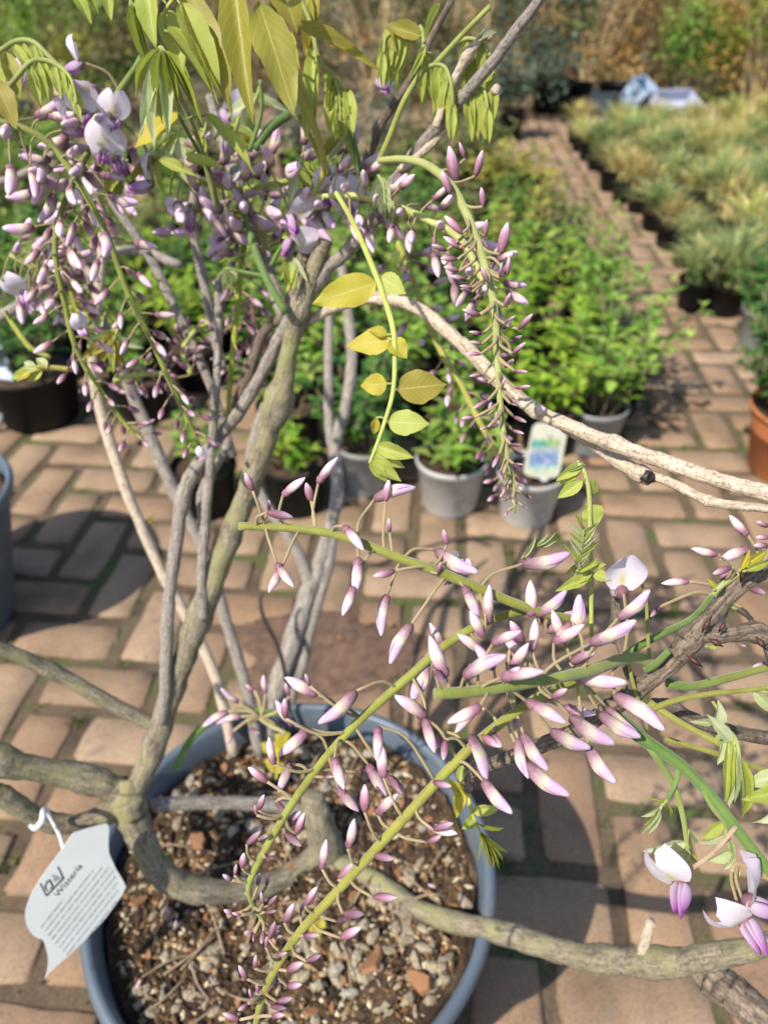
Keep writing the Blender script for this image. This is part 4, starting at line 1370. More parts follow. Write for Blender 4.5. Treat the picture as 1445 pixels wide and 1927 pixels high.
def flower_arrays(seed):
    """open pea flower: keel and wings along +X, standard raised to +Z"""
    r = random.Random(seed)
    V, F, C = [], [], []
    # standard: broad notched petal
    nu, nv = 9, 9
    for i in range(nu):
        u = i / (nu - 1)
        hw = .50 * math.sin(math.pi * min(1, .12 + .78 * u)) ** .65
        for j in range(nv):
            v = 2 * j / (nv - 1) - 1
            notch = .20 * math.exp(-(v / .20) ** 2) * u ** 3
            x = .16 + .16 * u - .26 * u * u - .34 * (abs(v) ** 1.4) * u + .045 * math.sin(7 * v + 5 * u + seed) * u + .05 * math.exp(-(v / .12) ** 2) * u
            V.append((x, v * hw, .05 + (.95 * u - notch) * (1 - .14 * v * v)))
            yel = math.exp(-((v / .20) ** 2) - ((u - .25) / .22) ** 2)
            edge = min(1, .75 * abs(v) ** 2 * u + .35 * u ** 3 + .12 * (.5 + .5 * math.sin(v * 23)))
            c = np.array((.80, .75, .80)) * (1 - edge) + np.array((.74, .60, .76)) * edge
            C.append(c * (1 - yel) + np.array((.66, .58, .20)) * yel)
    for i in range(nu - 1):
        for j in range(nv - 1):
            a = i * nv + j
            F.append((a, a + 1, a + nv + 1, a + nv))
    # wings and keel: three plump lobes
    for off, wd, L, tilt in ((-.13, .12, .72, -.05), (.13, .12, .72, -.05), (0, .10, .80, -.14)):
        o = len(V)
        nr, ns = 9, 8
        for i in range(nr):
            t = i / (nr - 1)
            k = max(.04, math.sin(math.pi * min(.97, .08 + t * .9)) ** .7)
            for q in range(ns):
                a = 2 * math.pi * q / ns
                V.append((.08 + L * t, off * (1 - .5 * t) * (1.4 if t > .2 else 1) + wd * k * .55 * math.sin(a), tilt * t + .10 * t * t + wd * k * 1.35 * math.cos(a) - .02))
                C.append(lerp3([(0, (.64, .56, .62)), (.45, (.62, .46, .64)), (.75, (.52, .27, .52)), (1, (.36, .07, .34))], t))
        for i in range(nr - 1):
            for q in range(ns):
                q2 = (q + 1) % ns
                F.append((o + i * ns + q, o + i * ns + q2, o + (i + 1) * ns + q2, o + (i + 1) * ns + q))
    # calyx
    o = len(V)
    for i, (t, sc) in enumerate(((-.02, .04), (.03, .12), (.12, .17), (.20, .18))):
        for q in range(10):
            a = 2 * math.pi * q / 10
            V.append((t + (.04 if i == 3 and q % 2 else 0), sc * math.sin(a), sc * math.cos(a)))
            C.append(np.array((.30, .15, .19)) * (.9 + .1 * i))
    for i in range(3):
        for q in range(10):
            q2 = (q + 1) % 10
            F.append((o + i * 10 + q, o + i * 10 + q2, o + (i + 1) * 10 + q2, o + (i + 1) * 10 + q))
    return V, F, C
BUDS = {}
for kd, cnt_ in (('young', 6), ('slim', 6), ('mid', 6), ('large', 8)):
    BUDS[kd] = []
    for k in range(cnt_):
        v, f, c = bud_arrays(kd, 900 + k * 13 + len(kd))
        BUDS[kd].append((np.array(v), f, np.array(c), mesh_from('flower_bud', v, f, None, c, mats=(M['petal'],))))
BUDS['flower'] = []
for k in range(4):
    v, f, c = flower_arrays(700 + k)
    BUDS['flower'].append((np.array(v), f, np.array(c), mesh_from('flower', v, f, None, c, mats=(M['petal_open'],))))

ALLBUDS = []          # (screen length, kind, base, direction, up, length, raceme)
def pedicel(mb, a, b, bud_dir, r, col=PED):
    a, b = np.array(a), np.array(b)
    L = np.linalg.norm(b - a)
    m1 = a + (b - a) * .5 - np.array(bud_dir) * L * .16 + np.array((0, 0, L * .05))
    C = crom([a, m1, b], 4)
    V, F, U = tube_arrays(C, np.linspace(r, r * .85, len(C)), 6)
    k = len(C)
    cc = np.repeat(np.array([np.array(G_RACH) * .6 * (1 - i / k) + np.array(col) * (.4 + .6 * i / k) for i in range(k)]), 6, axis=0)
    mb.add(V, F, U, np.minimum(cc, 1))

class Raceme:
    def __init__(s, rows, n=10, col=G_RACH, col2=None, step=6):
        C, R, s.px = px_curve(rows, step)
        s.C, s.R = C, R
        s.mb = MB()
        r = random.Random(int(rows[0][0] * 3 + rows[-1][1]))
        RR = np.array([[x * (1 + r.uniform(-.05, .05)) for _ in range(n)] for x in R])
        V, F, U = tube_arrays(C, RR, n)
        m = len(C)
        c0, c1 = np.array(col), np.array(col2 if col2 is not None else col)
        s.mb.add(V, F, U, np.repeat(np.array([c0 + (c1 - c0) * i / (m - 1) for i in range(m)]), n, axis=0))
        s.items = []
    def near(s, x, y, back=0.0):
        d = np.hypot(s.px[:, 0] - x, s.px[:, 1] - y)
        i = max(0, int(d.argmin()) - int(back))
        return i
    def bud(s, base, tip, ax=None, kind=None, dz=None, depth=None, ped=True, up=None):
        """base and tip in photo pixels; ax = where its stalk leaves the axis"""
        i = s.near(*(ax if ax else base), back=0 if ax else 2)
        z0 = s.px[i, 2]
        zb = (z0 + (rng.uniform(-.012, .008) if dz is None else dz))
        b = P(base[0], base[1], zb)
        t = P(tip[0], tip[1], zb + rng.uniform(-.004, .004))
        d = t - b
        L = d.length
        px_l = math.hypot(tip[0] - base[0], tip[1] - base[1])
        if kind is None:
            kind = 'young' if L < .0125 else ('mid' if L < .0185 else 'large')
        if up is None:
            up = d.cross(FWD).normalized()
            if up.dot(UPV) < 0:
                up = -up
            if rng.random() < .22:
                up = -up
            up = up + FWD * rng.gauss(-.25, .45)
        ALLBUDS.append([px_l, kind, b, d.normalized(), up, L, s])
        if ped:
            a = Vector(s.C[i])
            if (a - b).length > .0015:
                pedicel(s.mb, a, b + d.normalized() * L * .02, d.normalized(), 3.3 * zb / FPX)
    def auto(s, n, t0, t1, L0, L1, ped0, ped1, seed, spread=1.0, open_p=0.0):
        """spiral of buds, oldest at t0"""
        r = random.Random(seed)
        m = len(s.C)
        for k in range(n):
            t = t0 + (t1 - t0) * (k + r.uniform(-.3, .3)) / max(1, n - 1)
            t = min(max(t, 0), 1)
            f = (t - t0) / (t1 - t0 + 1e-9)
            f = min(max(f, 0), 1)
            i = min(m - 2, max(0, int(t * (m - 1))))
            T = Vector(s.C[i + 1] - s.C[i]).normalized()
            N = T.orthogonal().normalized()
            B = T.cross(N)
            a = k * 2.3999 + r.gauss(0, .3)
            o = N * math.cos(a) + B * math.sin(a)
            pl_ = (ped0 + (ped1 - ped0) * f) * r.uniform(.75, 1.25)
            L = (L0 + (L1 - L0) * f) * r.uniform(.82, 1.15)
            b = Vector(s.C[i]) + o * pl_ * spread + T * pl_ * .3 + Vector((0, 0, -pl_ * .12))
            d = (o * .75 + T * r.uniform(.2, .9) + Vector((0, 0, r.uniform(-.5, .25)))).normalized()
            kind = 'young' if L < .0125 else ('mid' if L < .0175 else 'large')
            if r.random() < open_p:
                kind = 'flower'
                L *= .9
            x, y, zc = topx(b)
            ALLBUDS.append([L * FPX / zc, kind, b, d, Vector((r.gauss(0, .3), r.gauss(0, .3), 1)), L, s, None, 1.3 if kind == 'large' else 1.15])
            pedicel(s.mb, s.C[i], b, d, .00075)
    def done(s):
        s.o = s.mb.build('raceme', M['stalk'], wist, s.C[0])
RAC = []
def raceme(*a, **k):
    q = Raceme(*a, **k)
    RAC.append(q)
    return q

def cv(ox, oy, sc):
    return lambda x, y: (ox + x / sc, oy + y / sc)
cA, cB, cC, cD = cv(440, 820, 2.7788), cv(920, 920, 2.7524), cv(400, 1360, 2.5804), cv(920, 1400, 2.7524)

# near racemes, bud by bud
RA = raceme([(1075, 1165, .345, 8), (1010, 1150, .34, 9), (930, 1120, .335, 9.5), (840, 1082, .332, 9.5), (740, 1046, .33, 9), (640, 1008, .332, 8.5), (550, 994, .335, 8), (450, 990, .338, 7.5)])
RB = raceme([(1060, 1155, .352, 8), (990, 1150, .35, 8), (920, 1168, .347, 8), (840, 1212, .345, 8.5), (760, 1282, .343, 8.5), (680, 1352, .345, 8.5), (608, 1432, .35, 8), (545, 1520, .358, 7.5), (498, 1602, .367, 7), (470, 1660, .376, 6), (473, 1695, .382, 5), (495, 1732, .388, 4)], col2=(.27, .30, .05))
RC = raceme([(1245, 1265, .362, 9), (1205, 1240, .355, 11), (1165, 1242, .345, 11), (1110, 1262, .33, 11), (1010, 1282, .312, 11), (900, 1300, .298, 11), (818, 1306, .292, 11)], col=(.21, .25, .04))
RD = raceme([(1110, 1275, .352, 8), (1040, 1300, .345, 9), (985, 1330, .34, 9), (880, 1412, .335, 9.5), (760, 1540, .335, 9.5), (640, 1672, .338, 9), (560, 1760, .343, 8), (505, 1850, .35, 7), (482, 1927, .356, 6), (478, 1990, .36, 5)], col2=(.255, .235, .035))

for rc, f, L in (
 (RA, cA, [((100, 290), (65, 190), (150, 445)), ((255, 315), (370, 212), (262, 455)), ((405, 345), (378, 245), (430, 475)), ((440, 250), (532, 102), (450, 475)), ((185, 395), (180, 335), (140, 475)), ((172, 400), (310, 432), (140, 480)),
           ((225, 665), (302, 805), (150, 500)), ((250, 690), (190, 825), (362, 530)), ((572, 472), (692, 592), (510, 510)), ((650, 635), (652, 832), (648, 580)), ((628, 785), (578, 945), (732, 630)), ((732, 335), (935, 235), (652, 505)), ((792, 348), (815, 230), (780, 570)),
           ((815, 508), (806, 430), (838, 595)), ((846, 705), (728, 735), (990, 718)), ((802, 830), (735, 1035), (865, 672)), ((932, 982), (785, 1166), (1112, 788)), ((1112, 575), (1095, 490), (1000, 680)), ((1055, 595), (1245, 757), (890, 640)), ((1065, 720), (1085, 660), (1000, 690)),
           ((1200, 785), (1290, 952), (1150, 770)), ((1330, 985), (1315, 780), (1280, 800)), ((1305, 1052), (1225, 920), (1270, 830))]),
 (RA, cB, [((172, 388), (420, 392), (-60, 520)), ((215, 662), (225, 475), (200, 620)), ((268, 702), (262, 615), (240, 640)), ((298, 742), (478, 610), (300, 640)), ((240, 655), (420, 560), (300, 640)), ((425, 775), (505, 560), (380, 660))]),
 (RB, cA, [((1100, 1105), (1013, 985), (1110, 1060)), ((1000, 1152), (965, 1392), (1035, 1090)), ((638, 1332), (490, 1535), (828, 1275)), ((440, 1352), (260, 1280), (640, 1430)), ((400, 1310), (370, 1245), (640, 1440)), ((315, 1512), (208, 1388), (560, 1540)), ((270, 1480), (262, 1372), (560, 1545)), ((1005, 1475), (850, 1338), (900, 1240)), ((1310, 1142), (1178, 1020), (1200, 990))]),
 (RB, cC, [((462, 35), (335, 168), (540, 115)), ((300, 202), (262, 70), (490, 190)), ((388, 198), (305, 330), (480, 240)), ((268, 288), (172, 215), (380, 370)), ((222, 425), (255, 348), (340, 440)), ((215, 450), (205, 400), (330, 440)), ((310, 380), (352, 438), (390, 370)), ((592, 168), (622, 330), (630, 60)), ((540, 265), (590, 262), (470, 260)),
           ((612, 315), (695, 445), (580, 150)), ((755, 200), (830, 368), (640, 80)), ((705, 240), (760, 232), (520, 210)), ((850, 255), (935, 342), (690, 20)), ((352, 535), (430, 604), (370, 440)), ((405, 540), (455, 440), (360, 480)), ((370, 478), (432, 430), (345, 490)), ((225, 568), (272, 548), (290, 520)), ((165, 592), (238, 530), (200, 655)),
           ((255, 658), (302, 662), (270, 640)), ((145, 708), (158, 632), (180, 720)), ((108, 742), (120, 688), (170, 775)), ((95, 765), (48, 738), (170, 780)), ((220, 795), (228, 728), (185, 860)), ((262, 795), (272, 738), (200, 870)), ((158, 828), (190, 832), (175, 840)), ((110, 930), (55, 908), (190, 885)), ((140, 935), (95, 925), (205, 910)),
           ((245, 880), (235, 820), (205, 890)), ((270, 890), (315, 840), (215, 910)), ((255, 920), (310, 912), (220, 925)), ((200, 1010), (155, 1022), (225, 950)), ((205, 1020), (198, 1065), (230, 960)), ((250, 1010), (240, 1075), (240, 960)), ((290, 1010), (335, 985), (240, 950)), ((290, 1040), (340, 1040), (245, 965))]),
 (RC, cA, [((1200, 1262), (1402, 1118), (1180, 1300)), ((1045, 1215), (1095, 1300), (1100, 1330)), ((1290, 1410), (1130, 1522), (1330, 1310)), ((1415, 1260), (1500, 1215), (1400, 1290))]),
 (RC, cB, [((60, 978), (282, 922), (-40, 1060)), ((15, 805), (160, 722), (-60, 1040)), ((520, 802), (768, 712), (270, 985)), ((665, 672), (855, 560), (500, 950)), ((420, 958), (698, 1042), (560, 930)), ((645, 1070), (922, 1200), (700, 890)), ((190, 1098), (405, 1202), (80, 1020)), ((415, 900), (550, 845), (480, 950)), ((420, 1180), (622, 1348), (250, 1010)), ((320, 1085), (405, 1035), (260, 1000))]),
 (RD, cB, [((570, 1160), (762, 1318), (500, 1010)), ((320, 1250), (505, 1372), (220, 1120)), ((175, 1265), (265, 1470), (110, 1090)), ((150, 1290), (160, 1505), (90, 1200)), ((515, 1335), (605, 1538), (480, 1030)), ((20, 1260), (60, 1340), (60, 1200)), ((110, 800), (155, 900), (60, 1020)), ((90, 920), (140, 830), (30, 1010))]),
 (RD, cD, [((185, 100), (380, 302), (90, -110))]),
 (RD, cC, [((800, 15), (815, 185), (990, 250)), ((830, 268), (808, 105), (930, 420)), ((738, 437), (735, 298), (808, 572)), ((800, 447), (884, 335), (868, 518)), ((658, 608), (702, 465), (722, 692)), ((532, 712), (546, 563), (610, 830)), ((608, 765), (692, 683), (662, 788)), ((782, 638), (880, 668), (760, 640)), ((778, 848), (897, 842), (712, 765)),
           ((630, 925), (738, 930), (632, 845)), ((602, 965), (660, 955), (530, 975)), ((618, 1045), (727, 1000), (525, 978)), ((450, 887), (512, 798), (518, 935)), ((428, 922), (442, 868), (430, 1015)), ((348, 972), (402, 878), (415, 1028)), ((442, 1035), (522, 1032), (440, 1030)), ((455, 1158), (527, 1125), (415, 1078)), ((275, 1055), (300, 962), (320, 1110)),
           ((260, 1092), (266, 1035), (300, 1130)), ((308, 1132), (366, 1118), (330, 1110)), ((205, 1192), (216, 1125), (280, 1190)), ((170, 1245), (125, 1178), (240, 1260)), ((225, 1318), (212, 1262), (235, 1290)), ((362, 1205), (442, 1165), (310, 1200)), ((305, 1258), (352, 1252), (310, 1220)), ((362, 1278), (437, 1275), (300, 1200)), ((262, 1312), (302, 1248), (280, 1230)),
           ((285, 1378), (362, 1382), (245, 1310)), ((288, 1422), (352, 1420), (230, 1440)), ((172, 1365), (125, 1400), (240, 1320)), ((138, 1442), (48, 1412), (215, 1400)), ((240, 1425), (228, 1380), (220, 1400)), ((312, 1352), (392, 1340), (250, 1300)), ((190, 1340), (180, 1290), (230, 1330)),
           ((1068, 288), (1162, 312), (1060, 280)), ((1040, 498), (1187, 552), (960, 440)), ((1042, 582), (1110, 548), (890, 550)), ((1070, 520), (1172, 490), (960, 440)), ((1312, 278), (1428, 455), (1210, 165)), ((1250, 60), (1357, 262), (1300, 60)), ((1300, 60), (1397, 122), (1330, 40)), ((1030, -20), (1070, 150), (1150, 150)), ((1120, 40), (1080, 130), (1180, 120)), ((1130, 80), (1125, 185), (1200, 110))]),
):
    for it in L:
        b, t, a = it
        rc.bud(f(*b), f(*t), f(*a))
# dense middle of the cluster
for (bx, by, tx, ty, ax, ay, rc) in ((985, 1235, 940, 1195, 1010, 1285, RC), (1000, 1225, 1012, 1165, 1020, 1280, RC), (1040, 1210, 1100, 1180, 1060, 1275, RC), (960, 1255, 1000, 1215, 960, 1290, RC), (930, 1260, 890, 1215, 920, 1295, RC), (1060, 1330, 1120, 1350, 1010, 1320, RD), (950, 1340, 985, 1375, 960, 1345, RD), (900, 1330, 850, 1375, 930, 1370, RD),
                                     (1140, 1330, 1195, 1395, 1090, 1280, RD), (1060, 1205, 1035, 1150, 1080, 1265, RC), (1075, 1170, 1045, 1215, 1090, 1265, RC), (880, 1260, 935, 1235, 880, 1300, RC), (1020, 1320, 1060, 1300, 1000, 1325, RD), (985, 1210, 958, 1170, 975, 1285, RC), (840, 1275, 800, 1200, 850, 1303, RC)):
    rc.bud((bx, by), (tx, ty), (ax, ay), dz=rng.uniform(.0, .02))
# hanging raceme at the upper right and the one beside it
RE = raceme([(712, 302, .432, 6), (760, 300, .425, 7), (805, 312, .418, 7.8), (850, 352, .41, 8), (885, 420, .405, 7.8), (912, 500, .40, 7.6), (930, 580, .398, 7.2), (936, 680, .396, 6.8), (942, 770, .396, 6), (952, 850, .396, 5.5), (966, 905, .398, 4), (968, 965, .402, 2)], col=(.29, .305, .09), col2=(.31, .345, .115))
cE = cv(440, 440, 2.7788)
for b, t in (((858, 345), (842, 275)), ((875, 300), (862, 268)), ((893, 333), (912, 283)), ((848, 365), (832, 320)), ((908, 390), (909, 352)), ((912, 446), (916, 412)), ((940, 480), (958, 418)), ((925, 505), (932, 465)), ((870, 440), (838, 405)), ((872, 468), (832, 448))):
    RE.bud(b, t, None, 'slim')
for b, t in (((1180, 75), (1110, 25)), ((1115, 85), (1030, 65)), ((1170, 135), (1078, 120)), ((1180, 195), (1095, 175)), ((1220, 245), (1130, 215)), ((1245, 280), (1180, 270)), ((1330, 255), (1285, 175)), ((1245, 305), (1185, 285)), ((1425, 225), (1440, 120)), ((1390, 230), (1395, 150)), ((1430, 380), (1445, 310)), ((1290, 425), (1190, 405)), ((1270, 430), (1230, 395)), ((1415, 470), (1470, 425)), ((1380, 505), (1410, 480)),
             ((1300, 525), (1228, 512)), ((1300, 575), (1232, 568)), ((1370, 645), (1450, 630)), ((1290, 630), (1215, 622)), ((1420, 690), (1460, 650)), ((1300, 735), (1230, 745)), ((1330, 780), (1275, 755)), ((1400, 805), (1415, 755)), ((1330, 870), (1245, 910)), ((1330, 1010), (1285, 1025)), ((1390, 1150), (1355, 1225)), ((1395, 1240), (1410, 1285)), ((1330, 945), (1345, 880)), ((1365, 990), (1370, 930)), ((1260, 960), (1190, 965))):
    RE.bud(cE(*b), cE(*t), None, 'slim')
cF = cv(920, 480, 2.7524)
for b, t in (((150, 385), (230, 305)), ((78, 265), (112, 195)), ((70, 385), (130, 330)), ((110, 450), (175, 420)), ((120, 510), (192, 455)), ((115, 520), (40, 525)), ((85, 585), (125, 540)), ((130, 600), (200, 608)), ((70, 690), (75, 635)), ((140, 690), (215, 678)), ((125, 835), (193, 870)), ((110, 770), (160, 775)), ((118, 905), (180, 930)), ((110, 980), (168, 990)), ((130, 1015), (190, 1045)), ((125, 1080), (178, 1088)), ((120, 1150), (150, 1200)), ((65, 60), (60, 110)), ((85, 110), (95, 10)), ((55, 100), (62, 40)), ((60, 1020), (40, 1045)), ((75, 1130), (62, 1170)), ((125, 740), (150, 762))):
    RE.bud(cF(*b), cF(*t), None, 'slim')
RE.auto(10, .9, 1.0, .005, .003, .006, .004, 5)
RE2 = raceme([(600, 370, .50, 5), (660, 368, .49, 6), (720, 380, .48, 7), (800, 412, .47, 7), (865, 450, .46, 7), (900, 510, .455, 6.5), (915, 560, .452, 6)], col=(.40, .42, .14))
RE2.auto(46, .03, 1.0, .017, .014, .016, .013, 21, .9)
RF = raceme([(745, 450, .62, 6), (775, 520, .62, 6), (820, 640, .62, 6.5), (870, 730, .62, 6), (905, 800, .62, 5.5), (945, 870, .62, 4.5), (955, 930, .62, 3)], col=(.34, .34, .06))
RF.auto(46, .05, 1.0, .017, .008, .02, .008, 22)
# clusters at the upper left
RL = raceme([(-60, 205, .50, 6), (0, 228, .50, 6), (60, 248, .50, 6.2), (110, 288, .505, 6.2), (165, 370, .51, 6), (205, 450, .52, 5.8), (245, 560, .535, 5.6), (290, 650, .55, 5.2), (330, 740, .565, 4.6), (360, 805, .575, 5), (385, 860, .585, 3)], col=(.15, .175, .02), col2=(.24, .28, .04))
RL.auto(54, .06, 1.0, .0245, .008, .022, .009, 31, open_p=.06)
RM = raceme([(270, 105, .51, 7), (235, 165, .515, 6), (190, 240, .52, 5.8), (150, 320, .525, 5.6), (112, 410, .53, 5.4), (105, 480, .535, 5.2), (120, 560, .545, 5), (142, 650, .555, 5), (180, 720, .57, 5), (230, 790, .58, 4), (270, 830, .59, 3)], col=(.15, .175, .02), col2=(.25, .30, .045))
RM.auto(60, .12, 1.0, .0245, .008, .022, .009, 33, open_p=.06)
RN = raceme([(205, 250, .60, 6), (190, 310, .60, 6), (170, 380, .60, 5.5), (150, 440, .605, 5), (132, 500, .61, 5), (140, 570, .62, 5), (168, 640, .63, 4.5)], col=(.32, .34, .05))
RN.auto(36, .05, 1.0, .0225, .010, .022, .01, 34, open_p=.06)
RO = raceme([(475, 360, .60, 5), (465, 420, .60, 6), (452, 520, .605, 5.5), (445, 600, .61, 5.5), (435, 700, .62, 5), (428, 790, .63, 4)], col=(.28, .32, .03))
RO.auto(34, .08, 1.0, .018, .007, .018, .008, 35)
RP = raceme([(330, 330, .56, 5), (390, 345, .555, 5), (450, 355, .55, 5), (520, 345, .54, 5), (590, 330, .53, 5), (660, 330, .52, 5)], col=(.26, .27, .05))
RP.auto(40, .0, 1.0, .0235, .022, .022, .02, 36, open_p=.06)
RQ = raceme([(360, 705, .70, 5), (345, 660, .70, 5), (370, 620, .70, 5), (410, 600, .70, 5)], col=(.38, .42, .12))
RQ.auto(26, .0, 1.0, .010, .009, .012, .01, 37)
RR_ = raceme([(215, 715, .66, 4.5), (260, 705, .66, 5), (320, 702, .66, 5)], col=(.38, .44, .10))
RR_.auto(22, .0, 1.0, .010, .010, .012, .012, 38)
RS = raceme([(20, 480, .60, 4), (60, 500, .60, 4), (100, 520, .60, 4)], col=(.33, .33, .10))
RS.auto(24, .0, 1.0, .022, .018, .024, .02, 39, open_p=.05)
RT = raceme([(500, 470, .58, 5), (480, 420, .575, 5), (430, 400, .57, 5), (350, 395, .57, 5)], col=(.28, .30, .05))
RT.auto(26, .0, 1.0, .0245, .022, .022, .02, 40, open_p=.1)
RU = raceme([(470, 560, .66, 5), (480, 640, .67, 5.5), (465, 720, .68, 5)], col=(.30, .17, .14))
RU.auto(26, .0, 1.0, .012, .010, .010, .01, 41)
# buds near the pot rim at the back and right edge
RV = raceme([(470, 1330, .62, 4), (500, 1360, .62, 4), (540, 1380, .62, 3.5)], col=(.38, .36, .14))
for b, t in (((450, 1322), (412, 1300)), ((455, 1348), (408, 1350)), ((480, 1300), (462, 1290)), ((500, 1305), (492, 1270)), ((440, 1375), (425, 1400)), ((470, 1370), (490, 1380)), ((545, 1310), (535, 1285)), ((520, 1365), (535, 1385)), ((430, 1338), (380, 1360))):
    RV.bud(b, t, (490, 1350))
RW = raceme([(1340, 1120, .395, 5), (1360, 1100, .395, 5), (1400, 1075, .395, 5), (1440, 1060, .395, 4)], col=(.34, .38, .1))
for b, t, a in (((1340, 240), (1232, 148), (1400, 420)), ((1180, 338), (1042, 325), (1250, 450)), ((1342, 312), (1188, 352), (1300, 450)), ((1255, 405), (1155, 438), (1250, 470)), ((1035, 480), (888, 478), (1180, 545)), ((1445, 195), (1382, 172), (1420, 400)), ((1450, 250), (1380, 255), (1420, 400)), ((1440, 290), (1370, 300), (1420, 410)), ((1340, 510), (1430, 545), (1290, 520)), ((1230, 610), (1180, 715), (1250, 520)), ((885, 610), (830, 660), (1090, 640)), ((1280, 800), (1330, 815), (1250, 600)), ((1450, 905), (1362, 930), (1400, 900)), ((1445, 820), (1425, 850), (1400, 800)), ((1190, 480), (1240, 420), (1240, 480))):
    RW.bud(cB(*b), cB(*t), cB(*a))
RX = raceme([(1450, 1655, .338, 5), (1390, 1625, .338, 4.5), (1375, 1640, .336, 4)], col=PED)
RY = raceme([(1385, 1555, .342, 4.5), (1340, 1605, .338, 4.5), (1286, 1645, .336, 4)], col=PED)

def flower(rc, base, keel, stand, size_px, zc, towards=0.0, k=0, ped=None):
    """open flower: pixel directions of keel and standard, plus a tilt towards the camera"""
    b = P(base[0], base[1], zc)
    X = (RIGHT * keel[0] - UPV * keel[1]).normalized() - FWD * towards
    Z = (RIGHT * stand[0] - UPV * stand[1]).normalized()
    ALLBUDS.append([size_px * 3, 'flower', b, X.normalized(), Z, size_px * zc / FPX, rc, k])
    if ped:
        i = rc.near(*ped)
        pedicel(rc.mb, rc.C[i], b, X.normalized(), 3.3 * zc / FPX)
flower(RC, (1173, 1118), (.02, -.3), (.05, -1), 80, .355, -5, 0, (1175, 1242))
flower(RY, (1280, 1650), (-.5, 1), (-.6, -.8), 84, .336, .95, 1, (1286, 1645))
flower(RX, (1392, 1718), (.45, 1), (-.8, -.5), 88, .336, .95, 2, (1375, 1640))
flower(RX, (1395, 1690), (1, .35), (.1, -1), 85, .33, .3, 3, (1390, 1630))
flower(RA, (865, 1068), (-.5, .6), (.7, -.9), 52, .345, -.3, 0, (800, 1068))
flower(RM, (197, 288), (.3, 1), (-.05, -1), 62, .50, 1.0, 1, (190, 240))
flower(RM, (160, 212), (.3, 1), (-.1, -1), 58, .50, .9, 2, (200, 225))
flower(RM, (216, 222), (.1, 1), (.1, -1), 56, .50, .8, 3, (205, 215))
flower(RM, (158, 118), (-.7, .5), (-.4, -1), 52, .50, .2, 0, (230, 170))
flower(RM, (290, 345), (-.8, .3), (0, -1), 60, .53, .2, 0, (215, 215))
flower(RP, (545, 400), (.3, 1), (.5, -.6), 60, .53, .3, 1, (520, 345))
flower(RT, (552, 450), (-.3, .8), (.8, -.3), 58, .54, .5, 2, (490, 440))
flower(RE2, (712, 150), (.3, .6), (.4, -.7), 56, .52, .6, 2)
flower(RP, (420, 205), (.3, .8), (.6, -.6), 50, .55, .3, 3)
flower(RT, (360, 395), (-.1, 1), (-.6, -.6), 52, .55, .2, 0, (380, 398))

for px_, py_ in ((345, 1542), (325, 1730), (332, 1760), (270, 1850), (395, 1850), (455, 1700), (820, 1680), (700, 1640), (480, 1880)):
    p_ = on_soil(px_, py_)
    o = link('fallen_petal', BUDS['large'][rng.randrange(8)][3], None, (p_.x, p_.y, SOILZ + .011), 'fallen lilac petal lying on the stony soil of the blue pot', 'petal', 'fallen petals on the soil')
    o.scale = (.009, .012, .005)
    o.rotation_euler = (0, rng.uniform(-.2, .2), rng.uniform(0, 6.28))
for rc in RAC:
    rc.done()
# the 280 largest buds are objects of their own, the small rest is one part
ALLBUDS.sort(key=lambda b: -b[0])
rest = MB()
for idx, bd in enumerate(ALLBUDS):
    px_l, kind, b, d, up, L, rc = bd[:7]
    var = BUDS[kind][bd[7] if len(bd) > 7 and bd[7] is not None else rng.randrange(len(BUDS[kind]))]
    fat = bd[8] if len(bd) > 8 else 1.0
    R3 = basis(d, up)
    if idx < 290:
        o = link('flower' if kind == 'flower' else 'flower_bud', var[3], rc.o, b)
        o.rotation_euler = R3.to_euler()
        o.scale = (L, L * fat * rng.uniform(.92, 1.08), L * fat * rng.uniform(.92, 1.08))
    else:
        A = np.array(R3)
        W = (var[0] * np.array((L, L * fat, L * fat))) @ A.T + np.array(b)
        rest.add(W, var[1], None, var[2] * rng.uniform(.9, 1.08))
rest.build('flower_buds', M['petal'], wist, WLOC[wist.name], kind='stuff')

# ------------------------------------------------------------------ wisteria: leaves
def leaflet_mesh(kind, seed):
    """unit-length leaflet along +X, upper side +Z, unit width scaled per object"""
    r = random.Random(seed)
    nu, nv = 15, 7
    fold = {'open': .10, 'half': .42, 'fold': 1.05}[kind] * r.uniform(.8, 1.2)
    curl = {'open': .10, 'half': .14, 'fold': .16}[kind] * r.uniform(.3, 1.5)
    V, F, U = [], [], []
    for i in range(nu):
        u = i / (nu - 1)
        hw = .5 * (math.sin(math.pi * u ** .80) ** .78) * (1 - .28 * u) * 1.12
        if u > .8:
            hw *= 1 - .35 * ((u - .8) / .2) ** 1.5
        hw = max(hw * (1 + r.uniform(-.045, .045)), .012)
        for j in range(nv):
            v = 2 * j / (nv - 1) - 1
            wav = .025 * math.sin(u * 11 + seed + v) * abs(v) + r.uniform(-.004, .004)
            y = v * hw * math.cos(fold)
            z = abs(v) * hw * math.sin(fold) - curl * u * u + wav + .02 * math.sin(9 * u - 4 * abs(v)) * abs(v)
            V.append((u, y, z))
            U.append((u, .5 + v * .5))
    for i in range(nu - 1):
        for j in range(nv - 1):
            a = i * nv + j
            F.append((a, a + nv, a + nv + 1, a + 1))
    return V, F, U
LM = {}
for kd in ('open', 'half', 'fold'):
    for mt in ('leaf_bronze', 'leaf_gold', 'leaf_lime', 'leaf_pale'):
        LM[kd, mt] = []
        for k in range(4):
            v, f, u = leaflet_mesh(kd, 1500 + 17 * k + len(kd))
            LM[kd, mt].append(mesh_from('leaflet', v, f, u, None, mats=(M[mt],)))

